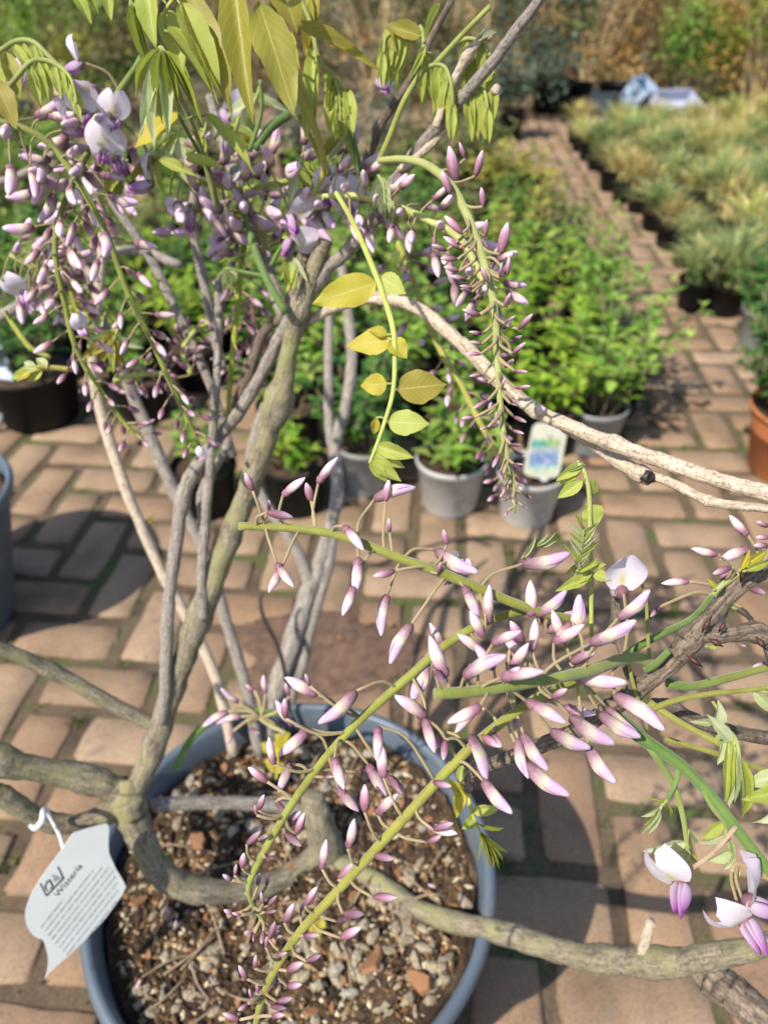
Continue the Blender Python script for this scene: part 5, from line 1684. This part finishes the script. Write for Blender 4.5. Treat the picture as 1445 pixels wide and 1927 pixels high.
LEAVES = []
class Leaf:
    """compound leaf: the axis is the part, leaflets are its sub-parts"""
    def __init__(s, rows, col=G_PALE, col2=None):
        C, R, s.px = px_curve(rows, 6)
        s.C = C
        V, F, U = tube_arrays(C, R, 7)
        m = len(C)
        c0, c1 = np.array(col), np.array(col2 if col2 is not None else col)
        s.mb = MB()
        s.mb.add(V, F, U, np.repeat(np.array([c0 + (c1 - c0) * i / (m - 1) for i in range(m)]), 7, axis=0))
        s.o = s.mb.build('leaf', M['stalk'], wist, C[0])
        LEAVES.append(s)
    def at(s, base, tip, w, zb=None, zt=None, mat='leaf_bronze', kind='open', up=None, roll=0.0):
        if zb is None:
            d = np.hypot(s.px[:, 0] - base[0], s.px[:, 1] - base[1])
            zb = s.px[int(d.argmin()), 2]
        b, t = P(*base, zb), P(*tip, zt if zt else zb + rng.uniform(-.006, .006))
        dd = np.linalg.norm(s.C - np.array(b), axis=1)
        a = Vector(s.C[int(dd.argmin())])
        if .0012 < (a - b).length < .02:
            Cp = crom([a, (a + b) / 2 + (b - t).normalized() * .001, b + (t - b) * .02], 3)
            Vp, Fp, Up = tube_arrays(Cp, np.full(len(Cp), .0007), 5)
            s.mb.add(Vp, Fp, Up, G_PALE)
        s.put(b, t - b, w * zb / FPX, mat, kind, up if up is not None else -FWD + RIGHT * roll + Vector((rng.gauss(0, .2), 0, rng.gauss(.15, .2))))
    def put(s, b, d, w, mat, kind, up):
        L = d.length
        o = link('leaflet', LM[kind, mat][rng.randrange(4)], s.o, b)
        o.rotation_euler = basis(d, up).to_euler()
        o.scale = (L, w / .92, (L + w) * .5)
    def young(s, pairs, t0, t1, L0, L1, ratio, mat, kind, grav=1.0, side=.6, tan=.5, up=None, term=True, jit=.15):
        m = len(s.C)
        for k in range(pairs):
            t = t0 + (t1 - t0) * k / max(1, pairs - 1)
            i = min(m - 2, int(t * (m - 1)))
            T = Vector(s.C[i + 1] - s.C[i]).normalized()
            S = T.cross(Vector((0, 0, 1)))
            if S.length < .2:
                S = RIGHT.copy()
            S.normalize()
            zc = s.px[i, 2]
            L = (L0 + (L1 - L0) * k / max(1, pairs - 1)) * zc / FPX
            for sg in (-1, 1):
                d = (S * sg * side + T * tan + Vector((0, 0, -grav)) + Vector((rng.gauss(0, jit), rng.gauss(0, jit), rng.gauss(0, jit)))).normalized() * L * rng.uniform(.85, 1.15)
                u = up if up is not None else S * sg * .8 + Vector((0, 0, .6)) - FWD * .5
                s.put(Vector(s.C[i]), d, L * ratio * rng.uniform(.8, 1.2), mat, kind, u)
        if term:
            T = Vector(s.C[-1] - s.C[-2]).normalized()
            L = L1 * s.px[-1, 2] / FPX
            s.put(Vector(s.C[-1]), (T + Vector((0, 0, -grav * .6))).normalized() * L, L * ratio, mat, kind, -FWD)

# large bronze leaflets at the top
BZ = (.30, .30, .06)
l1 = Leaf([(600, -90, .40, 4), (520, -70, .405, 4), (440, -60, .41, 4), (360, -30, .415, 4), (312, 20, .42, 4), (312, 62, .422, 3.5)], BZ)
l1.at((487, 2), (556, 216), 74, .402, .41, 'leaf_bronze', 'open', roll=.25)
l1.at((440, -50), (469, 226), 58, .408, .415, 'leaf_bronze', 'half', roll=-.3)
l1.at((400, -60), (455, 150), 60, .416, .425, 'leaf_bronze', 'half', roll=.4)
l1.at((345, -20), (440, 204), 62, .412, .42, 'leaf_bronze', 'half', roll=.3)
l1.at((338, 5), (418, 172), 52, .407, .415, 'leaf_lime', 'half', roll=.2)
l1.at((314, 58), (412, 186), 40, .418, .42, 'leaf_lime', 'fold', roll=.2)
l1.at((278, -30), (288, 86), 46, .415, .42, 'leaf_lime', 'half', roll=-.2)
l1.at((312, 20), (345, 130), 44, .43, .43, 'leaf_lime', 'half')
l1.at((520, -60), (560, 60), 60, .42, .43, 'leaf_bronze', 'half')
l2 = Leaf([(335, 170, .485, 4), (320, 120, .47, 4), (307, 92, .46, 4), (300, 90, .455, 3)], G_PALE)
for bx, by, tx, ty, w in ((306, 92, 262, 255, 24), (304, 92, 284, 280, 24), (308, 94, 318, 262, 26), (310, 94, 340, 224, 16), (311, 96, 352, 216, 14), (312, 96, 330, 210, 12), (306, 95, 300, 230, 16), (309, 95, 372, 222, 18), (304, 93, 250, 180, 14), (312, 98, 384, 232, 14)):
    l2.at((bx, by), (tx, ty), w, .455, .465, 'leaf_pale' if w > 20 else 'leaf_lime', 'fold' if w < 20 else 'half', roll=rng.uniform(-.5, .5))
l3 = Leaf([(262, -60, .46, 4), (250, -10, .46, 4), (246, 12, .46, 3.5)], G_PALE)
for tx, ty, w in ((282, 142, 18), (268, 120, 16), (258, 96, 14), (276, 108, 14), (248, 70, 13), (290, 130, 14)):
    l3.at((246 + rng.uniform(0, 10), 10), (tx, ty), w, .46, .465, 'leaf_lime', 'fold', roll=rng.uniform(-.4, .4))
# arching young leaves at the left edge
l4 = Leaf([(-40, 120, .46, 5), (0, 96, .46, 5), (34, 77, .46, 5), (65, 80, .46, 4.5), (95, 108, .46, 4), (125, 138, .46, 3), (142, 165, .46, 2.5)], G_PALE)
l4.young(8, .28, .97, 74, 34, .30, 'leaf_lime', 'half', 1.3, .3, .35)
l5 = Leaf([(-30, 200, .44, 5), (15, 165, .44, 5), (55, 120, .44, 5), (82, 113, .44, 4.5), (112, 125, .44, 4), (135, 150, .44, 3), (146, 195, .44, 2.5)], G_PALE)
l5.young(8, .35, .97, 74, 34, .30, 'leaf_lime', 'half', 1.3, .3, .35)
l5.at((-8, 148), (31, 242), 40, .43, .435, 'leaf_bronze', 'open', roll=.5)
l5.at((10, 98), (38, 186), 34, .45, .455, 'leaf_bronze', 'half', roll=.3)
l5.at((-20, 100), (8, 180), 34, .455, .46, 'leaf_lime', 'half', roll=.3)
l6 = Leaf([(150, -50, .45, 4), (160, -20, .45, 4), (168, 0, .45, 3)], G_PALE)
l6.at((140, -20), (173, 44), 24, .45, .455, 'leaf_lime', 'half')
l6.at((165, -10), (188, 28), 16, .45, .455, 'leaf_lime', 'fold')
l6.at((200, -40), (210, 40), 26, .45, .455, 'leaf_lime', 'half')
l6.at((185, -30), (196, 12), 18, .45, .455, 'leaf_pale', 'fold')
# single leaves between the flowers
l7 = Leaf([(400, 330, .52, 4), (360, 260, .50, 4), (335, 215, .48, 3)], GD)
l7.at((334, 214), (250, 274), 46, .48, .475, 'leaf_gold', 'open', roll=-.2)
l7.at((386, 215), (482, 322), 30, .485, .49, 'leaf_lime', 'half', roll=.5)
l7.at((338, 220), (300, 270), 20, .50, .50, 'leaf_pale', 'fold')
l7.at((350, 300), (420, 312), 24, .50, .50, 'leaf_lime', 'half')
l7.at((300, 300), (370, 330), 20, .52, .52, 'leaf_lime', 'half')
l8 = Leaf([(520, 30, .45, 3), (545, 42, .45, 3), (552, 48, .45, 2.5)], G_PALE)
l8.at((545, 44), (714, 128), 30, .445, .455, 'leaf_bronze', 'half', roll=.2)
for bx, by, tx, ty, w, mt in ((575, -20, 590, 122, 34, 'leaf_bronze'), (600, -10, 570, 108, 30, 'leaf_bronze'), (560, 20, 600, 80, 28, 'leaf_lime'), (590, 90, 590, 250, 32, 'leaf_lime'), (615, 130, 640, 215, 26, 'leaf_lime'), (560, 160, 580, 260, 34, 'leaf_lime'), (545, 60, 562, 150, 26, 'leaf_lime')):
    l8.at((bx, by), (tx, ty), w, .47, .475, mt, 'half', roll=rng.uniform(-.5, .5))
shoot([(540, -40, .455, 4), (580, 30, .46, 4), (600, 110, .465, 4), (625, 140, .468, 3), (638, 178, .47, 3)], G_PALE, 'leaf_stalk')
l9 = Leaf([(625, 140, .468, 3), (636, 168, .47, 3), (640, 200, .47, 2.5), (640, 232, .47, 2)], G_PALE)
l9.young(7, .1, .95, 70, 40, .24, 'leaf_lime', 'fold', 1.5, .35, .3)
l9.at((625, 165), (622, 260), 26, .472, .474, 'leaf_lime', 'half')
l9.at((655, 168), (664, 258), 26, .472, .474, 'leaf_lime', 'half')
# upper right clusters
for rows, seedpairs in (([(800, 92, .455, 4), (770, 75, .452, 4), (745, 60, .45, 4), (726, 72, .45, 3), (722, 100, .45, 2)], 4), ([(790, 140, .45, 4), (815, 122, .445, 4), (838, 128, .442, 3.5), (850, 165, .44, 3), (852, 200, .44, 2)], 7), ([(830, 110, .45, 4), (870, 75, .442, 4), (905, 80, .44, 4), (925, 115, .44, 3), (930, 160, .44, 2)], 7), ([(850, 180, .45, 3), (885, 165, .445, 3), (910, 170, .442, 3), (918, 205, .44, 2)], 6), ([(770, 120, .47, 3), (795, 100, .465, 3), (820, 110, .465, 3), (828, 150, .465, 2)], 6)):
    lf = Leaf(rows, G_PALE)
    lf.young(seedpairs, .3, .97, 88, 60, .24, 'leaf_lime', 'half', 1.6, .22, .3)
l10 = Leaf([(800, 100, .452, 4), (795, 60, .45, 4), (790, 48, .45, 3)], G_PALE)
l10.at((792, 68), (724, 46), 34, .45, .448, 'leaf_bronze', 'half', roll=-.4)
l10.at((728, 50), (742, 96), 26, .45, .45, 'leaf_bronze', 'half', roll=-.4)
l10.at((800, 75), (828, 8), 24, .448, .445, 'leaf_lime', 'fold')
l10.at((790, 128), (800, 85), 26, .448, .445, 'leaf_lime', 'fold')
# pale tuft hanging below the right top
l11 = Leaf([(712, 330, .46, 3), (722, 350, .455, 2.5), (724, 385, .45, 2)], G_PALE)
l11.young(7, .1, .95, 48, 30, .17, 'leaf_pale', 'fold', 1.4, .45, .3)
# hanging compound leaf in the middle, leaflet by leaflet
l12 = Leaf([(632, 362, .45, 4), (660, 410, .44, 5), (690, 475, .43, 5.5), (716, 540, .425, 5.5), (738, 610, .42, 5.5), (743, 660, .42, 5), (740, 735, .42, 4.5), (722, 800, .42, 4), (706, 845, .42, 3.5), (695, 872, .42, 2.5)], (.36, .40, .06), (.44, .50, .14))
for b, t, w, mt, kd in (((708, 532), (588, 570), 58, 'leaf_gold', 'open'), ((716, 520), (762, 552), 36, 'leaf_lime', 'open'), ((738, 640), (650, 650), 46, 'leaf_gold', 'open'), ((734, 640), (766, 674), 38, 'leaf_gold', 'half'), ((728, 630), (692, 618), 22, 'leaf_gold', 'half'), ((728, 722), (678, 726), 40, 'leaf_gold', 'open'), ((747, 733), (842, 722), 62, 'leaf_bronze', 'open'), ((708, 786), (703, 820), 18, 'leaf_gold', 'half'),
                        ((730, 794), (808, 797), 46, 'leaf_lime', 'open'), ((708, 838), (779, 862), 32, 'leaf_lime', 'half'), ((700, 852), (762, 880), 26, 'leaf_lime', 'half'), ((695, 868), (756, 905), 28, 'leaf_lime', 'half'), ((695, 870), (732, 908), 22, 'leaf_lime', 'half')):
    l12.at(b, t, w, None, None, mt, kd)
# young leaf rising between the racemes on the right
l13 = Leaf([(1112, 1200, .372, 4), (1112, 1080, .37, 4.5), (1110, 1000, .368, 4.5), (1108, 930, .366, 4.5), (1100, 890, .365, 4), (1085, 868, .365, 3)], (.36, .44, .08), (.50, .54, .20))
for b, t, w, mt, kd in (((1095, 872), (1046, 905), 22, 'leaf_lime', 'half'), ((1092, 885), (1048, 912), 16, 'leaf_lime', 'half'), ((1096, 905), (1047, 938), 26, 'leaf_lime', 'half'), ((1104, 908), (1126, 926), 26, 'leaf_lime', 'open'), ((1110, 950), (1122, 990), 40, 'leaf_lime', 'open'), ((1098, 875), (1060, 890), 16, 'leaf_pale', 'fold'), ((1104, 950), (1094, 988), 14, 'leaf_lime', 'half')):
    l13.at(b, t, w, None, None, mt, kd)
l14 = Leaf([(1080, 1110, .36, 4), (1085, 1060, .355, 3.5), (1095, 1020, .352, 3), (1098, 990, .352, 2)], G_PALE)
for k in range(16):
    by = 1075 - k * 5
    sgn = -1 if k % 2 else 1
    l14.at((1088 + k * .5, by), (1094 + sgn * rng.uniform(14, 36), by - rng.uniform(22, 42)), rng.uniform(9, 14), .354, .35, 'leaf_pale' if k % 3 else 'leaf_lime', 'fold')
for b, t, w in (((1108, 1085), (1046, 1112), 22), ((1115, 1080), (1150, 1090), 22), ((1112, 1075), (1080, 1100), 16), ((1105, 1065), (1140, 1062), 16), ((1092, 1062), (1062, 1082), 12)):
    l14.at(b, t, w, .358, .355, 'leaf_lime', 'half')
l15 = Leaf([(1010, 1060, .36, 3), (985, 1050, .356, 2.5), (1005, 1030, .354, 2.5), (1030, 1018, .352, 2)], G_PALE)
for b, t, w in (((984, 1048), (1010, 1006), 18), ((1008, 1028), (1050, 998), 16), ((1010, 1026), (1030, 1006), 12), ((1020, 1028), (1046, 1018), 10)):
    l15.at(b, t, w, .354, .352, 'leaf_pale', 'fold')
for rows, items in (
 # folded pale bundle at the right edge
 ([(1345, 1395, .36, 5), (1365, 1375, .356, 4.5), (1385, 1395, .354, 4), (1392, 1440, .352, 3)], [((1370, 1390), (1366, 1520), 22), ((1378, 1400), (1372, 1528), 22), ((1384, 1410), (1382, 1512), 20), ((1388, 1420), (1396, 1536), 18), ((1366, 1385), (1350, 1440), 22), ((1390, 1425), (1404, 1545), 16), ((1375, 1395), (1330, 1345), 24)]),
 ([(1420, 1298, .352, 4), (1435, 1300, .35, 4), (1450, 1306, .35, 3)], [((1415, 1300), (1470, 1350), 22), ((1425, 1298), (1480, 1300), 20), ((1440, 1300), (1465, 1370), 20)]),
 ([(1255, 1505, .356, 3), (1245, 1515, .355, 3), (1238, 1530, .354, 2.5)], [((1250, 1508), (1216, 1502), 10), ((1252, 1508), (1262, 1538), 12), ((1246, 1512), (1204, 1540), 14), ((1242, 1518), (1208, 1556), 14), ((1240, 1522), (1218, 1574), 14), ((1238, 1525), (1228, 1560), 12), ((1240, 1520), (1206, 1572), 12)]),
 ([(1293, 1600, .358, 3), (1294, 1625, .358, 2.5), (1296, 1645, .358, 2)], [((1290, 1585), (1212, 1604), 26), ((1296, 1600), (1272, 1635), 18), ((1295, 1560), (1310, 1590), 18), ((1298, 1610), (1312, 1625), 16), ((1292, 1615), (1270, 1618), 14)]),
 ([(1362, 1550, .348, 3), (1372, 1600, .346, 2.5), (1382, 1660, .346, 2)], [((1358, 1548), (1320, 1580), 22), ((1364, 1570), (1314, 1588), 16), ((1374, 1600), (1334, 1622), 26), ((1376, 1615), (1384, 1664), 16), ((1370, 1580), (1382, 1620), 14), ((1378, 1605), (1360, 1640), 14)]),
 ([(1340, 1320, .36, 3), (1350, 1335, .36, 3), (1356, 1350, .36, 2)], [((1345, 1370), (1356, 1322), 30), ((1335, 1360), (1300, 1358), 20), ((1355, 1372), (1340, 1395), 20)]),
 ([(1450, 1470, .35, 3), (1440, 1480, .35, 3), (1430, 1500, .35, 2)], [((1470, 1455), (1400, 1478), 30), ((1470, 1490), (1398, 1505), 30), ((1470, 1520), (1418, 1552), 24)]),
):
    lf = Leaf(rows, G_PALE)
    for b, t, w in items:
        lf.at(b, t, w, None, None, 'leaf_pale' if rng.random() < .5 else 'leaf_lime', 'fold' if w < 22 else 'half', roll=rng.uniform(-.4, .4))
# yellow tuft below the branch end
l16 = Leaf([(880, 1480, .42, 4), (885, 1520, .42, 4), (900, 1560, .42, 3), (920, 1600, .42, 2)], (.46, .50, .10))
for b, t, w, mt in (((872, 1470), (858, 1542), 24, 'leaf_gold'), ((880, 1500), (840, 1465), 20, 'leaf_gold'), ((888, 1525), (944, 1520), 22, 'leaf_lime'), ((892, 1540), (870, 1560), 22, 'leaf_lime'), ((900, 1550), (950, 1560), 10, 'leaf_lime'), ((905, 1565), (958, 1608), 9, 'leaf_lime'), ((908, 1570), (942, 1640), 9, 'leaf_lime'), ((910, 1575), (930, 1642), 10, 'leaf_gold'), ((905, 1565), (918, 1640), 9, 'leaf_lime'), ((902, 1560), (900, 1620), 9, 'leaf_lime'), ((912, 1580), (950, 1625), 8, 'leaf_lime'), ((870, 1440), (862, 1475), 18, 'leaf_lime'), ((888, 1448), (900, 1425), 14, 'leaf_lime')):
    l16.at(b, t, w, None, None, mt, 'fold' if w < 12 else 'half')
# small leaves lower left and around the fork
l17 = Leaf([(130, 695, .56, 4), (95, 692, .555, 4), (60, 700, .55, 3), (35, 712, .55, 2)], (.46, .46, .10))
for b, t, w, mt in (((90, 692), (68, 672), 18, 'leaf_pale'), ((70, 695), (44, 680), 18, 'leaf_pale'), ((75, 695), (18, 712), 22, 'leaf_lime'), ((80, 696), (50, 718), 20, 'leaf_lime'), ((85, 695), (88, 678), 12, 'leaf_pale'), ((60, 700), (30, 716), 14, 'leaf_gold')):
    l17.at(b, t, w, None, None, mt, 'half')
l18 = Leaf([(560, 440, .54, 3), (548, 478, .538, 3), (545, 490, .538, 2.5)], G_PALE)
for tx, ty, w in ((540, 550, 22), (552, 552, 20), (572, 520, 14), (580, 530, 14), (528, 528, 16), (562, 545, 14)):
    l18.at((546 + rng.uniform(-3, 3), 484), (tx, ty), w, .538, .54, 'leaf_lime' if w > 15 else 'leaf_pale', 'half')
l18.at((530, 448), (588, 428), 16, .545, .54, 'leaf_lime', 'half')
l19 = Leaf([(430, 505, .55, 2.5), (420, 508, .55, 2.5)], G_PALE)
for tx, ty, w in ((406, 530, 10), (428, 545, 14), (438, 548, 12), (448, 522, 10), (418, 540, 12)):
    l19.at((428, 506), (tx, ty), w, .55, .552, 'leaf_pale', 'fold')
for px_, py_, zc_, n_ in ((215, 640, .62, 7), (165, 560, .64, 5), (300, 300, .53, 6), (440, 250, .53, 6), (230, 330, .55, 5), (560, 320, .52, 5), (330, 270, .54, 5), (480, 190, .53, 5), (380, 260, .53, 4), (650, 260, .50, 4), (195, 600, .64, 4)):
    lf = Leaf([(px_ + 10, py_ - 30, zc_, 3), (px_ + 4, py_ - 10, zc_, 3), (px_, py_, zc_, 2)], G_PALE)
    for k in range(n_):
        a = rng.uniform(.2, 2.9)
        q = rng.uniform(40, 75)
        lf.at((px_ + rng.uniform(-5, 5), py_ - rng.uniform(0, 20)), (px_ + q * math.cos(a), py_ + q * math.sin(a)), rng.uniform(14, 24), zc_, zc_ + .01, rng.choice(('leaf_lime', 'leaf_lime', 'leaf_pale', 'leaf_bronze')), 'half', roll=rng.uniform(-.6, .6))
for bx, by in ((535, 1395), (512, 1410), (600, 1745), (520, 1440)):
    lf = Leaf([(bx, by + 25, .72, 2.5), (bx + 2, by + 10, .715, 2.5), (bx + 2, by, .71, 2)], (.45, .45, .06))
    for k in range(4):
        a = rng.uniform(0, 6.28)
        lf.at((bx, by), (bx + 26 * math.cos(a), by + 18 * math.sin(a)), 22, .71, .71, 'leaf_gold', 'half')
# open end buds
for bx, by, tx, ty, zc, w, mt in ((1400, 1066, 1442, 1036, .336, 26, 'leaf_gold'), (1392, 1072, 1410, 1035, .336, 22, 'leaf_gold'), (1402, 1074, 1450, 1056, .334, 24, 'leaf_lime'), (1345, 1106, 1330, 1090, .344, 16, 'leaf_gold'), (1345, 1108, 1362, 1092, .343, 14, 'leaf_pale'), (1332, 1216, 1352, 1212, .345, 16, 'leaf_lime'), (825, 10, 800, 60, .44, 22, 'leaf_lime'), (905, 75, 935, 58, .432, 16, 'leaf_pale'), (795, 100, 770, 150, .445, 18, 'leaf_lime'), (288, 970, 282, 985, .80, 14, 'leaf_gold')):
    lf = Leaf([(bx, by, zc, 2.5), ((bx + tx) / 2, (by + ty) / 2, zc, 2), (tx, ty, zc, 1.5)], G_PALE)
    lf.at((bx, by), (tx, ty), w, zc - .002, zc - .002, mt, 'fold')

for lf in LEAVES:
    o_ = WLOC[lf.o.name]
    lf.o.data = mesh_from('leaf', np.array(lf.mb.V) - np.array(o_), lf.mb.F, lf.mb.U, lf.mb.C, mats=(M['stalk'],))
# ------------------------------------------------------------------ labels and tags
def flat_card(name, outline, thick, nrm, mat, parent=None, origin=None, **kw):
    V = [Vector(p) for p in outline]
    n = len(V)
    A = [p - nrm * thick * .5 for p in V] + [p + nrm * thick * .5 for p in V]
    F = [tuple(range(n)), tuple(range(2 * n - 1, n - 1, -1))] + [(k, n + k, n + (k + 1) % n, (k + 1) % n) for k in range(n)]
    return obj(name, A, F, M[mat], parent, origin or V[0], smooth=False, **kw)
cT = cv(40, 1540, 6.2143)
TAGP = P(145, 1690, .625)
TN = (-FWD + RIGHT * .62 - UPV * .22).normalized()
def tagpt(x, y, lift=0.0):
    px, py = cT(x, y)
    d = P(px, py, 1.0) - CAMP
    t = (TAGP - CAMP).dot(TN) / d.dot(TN)
    return CAMP + d * t + TN * lift
out = crom([(610, 170), (520, 300), (460, 390), (330, 560), (180, 780), (90, 960), (50, 1110), (65, 1240), (120, 1340), (190, 1395), (255, 1420), (295, 1530), (318, 1650), (310, 1760), (285, 1870)], 3).tolist() + [(330, 1805), (560, 1600), (820, 1350), (1000, 1150), (1180, 900), (1228, 800), (1190, 720), (1110, 590), (1030, 410), (1022, 300), (1030, 110), (1005, 60), (800, 110)]
tag = flat_card('plant_tag', [tagpt(x, y) for x, y in out], .0007, TN, 'tag', origin=tagpt(520, 450), label='white plastic plant tag with grey print tied to the low branch', cat='plant tag')
# print on the tag: frame with the mark, headline, blocks of small lines
def ink(name, polys, mat, lift=.0006):
    mb = MB()
    for pl_ in polys:
        mb.add([tagpt(x, y, lift) for x, y in pl_], [tuple(range(len(pl_)))])
    mb.build(name, M[mat], tag, tagpt(520, 450), smooth=False)
def stroke(a, b, w):
    a, b = Vector(a), Vector(b)
    d = (b - a).normalized()
    s = Vector((-d.y, d.x)) * w * .5
    return [tuple(a + s), tuple(b + s), tuple(b - s), tuple(a - s)]
ink('printed_mark', [stroke((225, 755), (300, 905), 16), stroke((300, 900), (500, 690), 20), stroke((500, 705), (430, 560), 20), stroke((280, 800), (300, 745), 18), stroke((300, 745), (335, 715), 20), stroke((335, 715), (372, 790), 20), stroke((280, 800), (310, 845), 16), stroke((340, 820), (372, 790), 14)], 'ink')
ink('printed_mark', [[(355, 655), (400, 655), (470, 690), (390, 745)]], 'ink_soft')
dirT = Vector((.62, -.785))
nrmT = Vector((.785, .62))
r_ = random.Random(3)
def words(x, y, L, size, seed):
    """a line of small print: word-long bars of uneven height"""
    rr = random.Random(seed)
    o, t = [], 0
    while t < L:
        w = rr.uniform(1.2, 5.5) * size
        q = 0
        while q < w and t + q < L:
            st = rr.uniform(.5, 1.1) * size
            a = Vector((x, y)) + dirT * (t + q)
            hgt = size * rr.uniform(.35, .8)
            o.append(stroke(tuple(a + nrmT * size * .4), tuple(a + nrmT * size * .4 + dirT * st), hgt))
            q += st * 1.02
        t += w + size * rr.uniform(.5, 1.4)
    return o
pl_ = []
for k in range(9):
    st_ = Vector((225, 1270)) + nrmT * (k * 62) + dirT * (-10 * k if k > 1 else 0)
    pl_ += words(st_.x, st_.y, (430, 900, 1020, 1080, 1100, 1050, 1010, 960, 880)[k], 21, 50 + k)
ink('printed_text', pl_, 'ink_soft')
# headline in real letters
fc = bpy.data.curves.new('headline', 'FONT')
fc.body = 'Wisteria'
fc.size = 1.0
fo = bpy.data.objects.new('headline', fc)
COL.objects.link(fo)
bpy.context.view_layer.update()
hm = bpy.data.meshes.new_from_object(fo.evaluated_get(bpy.context.evaluated_depsgraph_get()))
bpy.data.objects.remove(fo)
hv = np.array([v.co[:] for v in hm.vertices])
hf = [tuple(p.vertices) for p in hm.polygons]
wd_ = hv[:, 0].max()
mb = MB()
mb.add([tagpt(*(Vector((430, 925)) + dirT * (x / wd_ * 470) - nrmT * (y * 95)), .0006) for x, y, z in hv], hf)
mb.build('headline', M['ink'], tag, tagpt(520, 450), smooth=False)
bpy.data.meshes.remove(hm)
# plastic tie loop round the branch
C, R, s = px_curve([(124, 1606, .618, 4), (118, 1588, .622, 4), (112, 1570, .63, 3.5), (100, 1548, .638, 3), (88, 1524, .632, 5), (82, 1528, .612, 6), (80, 1545, .606, 6), (68, 1558, .610, 6), (58, 1554, .615, 4)], 6)
V, F, U = tube_arrays(C, R, 7)
obj('tie', V, F, M['tie'], tag, C[0], U)

# picture label stuck in the grey pot
g2 = ground(988, 968)
def card_at(px, py, zc):
    return P(px, py, zc)
zl = (g2 - CAMP).dot(FWD)
CN = Vector((.05, -1, .30)).normalized()
lp = Vector((g2.x + .02, g2.y - .052, .118))
cL = cv(960, 780, 8.757)
def lab(x, y, lift=0.0):
    px, py = cL(x, y)
    d = P(px, py, 1.0) - CAMP
    t = (lp - CAMP).dot(CN) / d.dot(CN)
    return CAMP + d * t + CN * lift
lo = crom([(370, 200), (345, 300), (300, 520), (240, 800), (218, 940), (270, 1000)], 2).tolist() + [(420, 1040), (560, 1060), (740, 1035), (790, 1010)] + crom([(825, 900), (870, 650), (915, 400), (930, 310), (880, 240), (700, 180), (560, 140), (430, 140)], 2).tolist()
card = flat_card('plant_label', [lab(x, y) for x, y in lo], .0008, CN, 'cream', origin=lab(520, 1050), label='small cream label card with a blue flower picture stuck in the grey pot', cat='plant label')
def picture():
    m, nt, N, L, B = nodes('label_print')
    at_ = N.new('ShaderNodeAttribute')
    at_.attribute_name = 'Col'
    tc = N.new('ShaderNodeTexCoord')
    n = noise(N, L, 160, 3, .6, tc.outputs['Object'])
    r = ramp(N, [(.3, (.35, .35, .4)), (.7, (.85, .85, .8))])
    L.new(n.outputs[0], r.inputs[0])
    L.new(mixc(N, L, 1.0, at_.outputs['Color'], r.outputs[0], 'MULTIPLY'), B.inputs['Base Color'])
    B.inputs['Roughness'].default_value = .4
    mb = MB()
    nx, ny = 9, 13
    V, Cc = [], []
    rr = random.Random(8)
    for j in range(ny):
        for i in range(nx):
            u, v = i / (nx - 1), j / (ny - 1)
            x = 355 + 475 * u - 75 * v * 1.0
            y = 350 + 620 * v - 10 * u
            V.append(lab(x, y, .0008))
            if v < .12:
                c = (.80, .78, .62) if not (.5 < u < .65) else (.25, .42, .12)
            elif v < .3:
                c = (.12, .50, .38) if u < .55 else (.35, .52, .18)
            elif v < .45:
                c = (.50, .56, .60)
            elif v < .82:
                c = (.18, .36, .62) if rr.random() < .55 else (.52, .50, .72)
            else:
                c = (.35, .66, .66) if v < .9 else (.74, .82, .58)
            Cc.append(c)
    mb.add(V, [(j * nx + i, (j + 1) * nx + i, (j + 1) * nx + i + 1, j * nx + i + 1) for j in range(ny - 1) for i in range(nx - 1)], None, Cc)
    mb.build('printed_picture', m, card, lab(520, 1050), smooth=False)
picture()
flat_card('stake', [lab(470, 1040, -.001), lab(620, 1050, -.001), lab(600, 1100, -.001), lab(520, 1100, -.001)], .0012, CN, 'tie', card, lab(540, 1050))
# blue plastic label at the left edge, over the wide black pot
gb = ground(82, 785)
zb_ = (gb - CAMP).dot(FWD) - .12
bn = (-FWD + RIGHT * .2).normalized()
op = crom([(-50, 650), (-10, 632), (8, 655), (18, 690), (26, 722), (12, 745), (-50, 745)], 3)
bl = flat_card('plant_label', [P(x, y, zb_) for x, y in op], .0012, bn, 'blue_plastic', label='blue and grey plastic label leaning over the wide black pot', cat='plant label')
flat_card('clip', [P(-50, 726, zb_ - .003), P(40, 724, zb_ - .003), P(48, 738, zb_ - .003), P(-50, 748, zb_ - .003)], .004, bn, 'mid_pot', bl)
C, R, s = px_curve([(5, 740, zb_, 6), (8, 765, zb_ + .01, 6), (2, 790, zb_ + .03, 6), (-12, 815, zb_ + .05, 6)], 4)
V, F, U = tube_arrays(C, R, 8)
obj('stake', V, F, M['mid_pot'], bl, C[0], U)
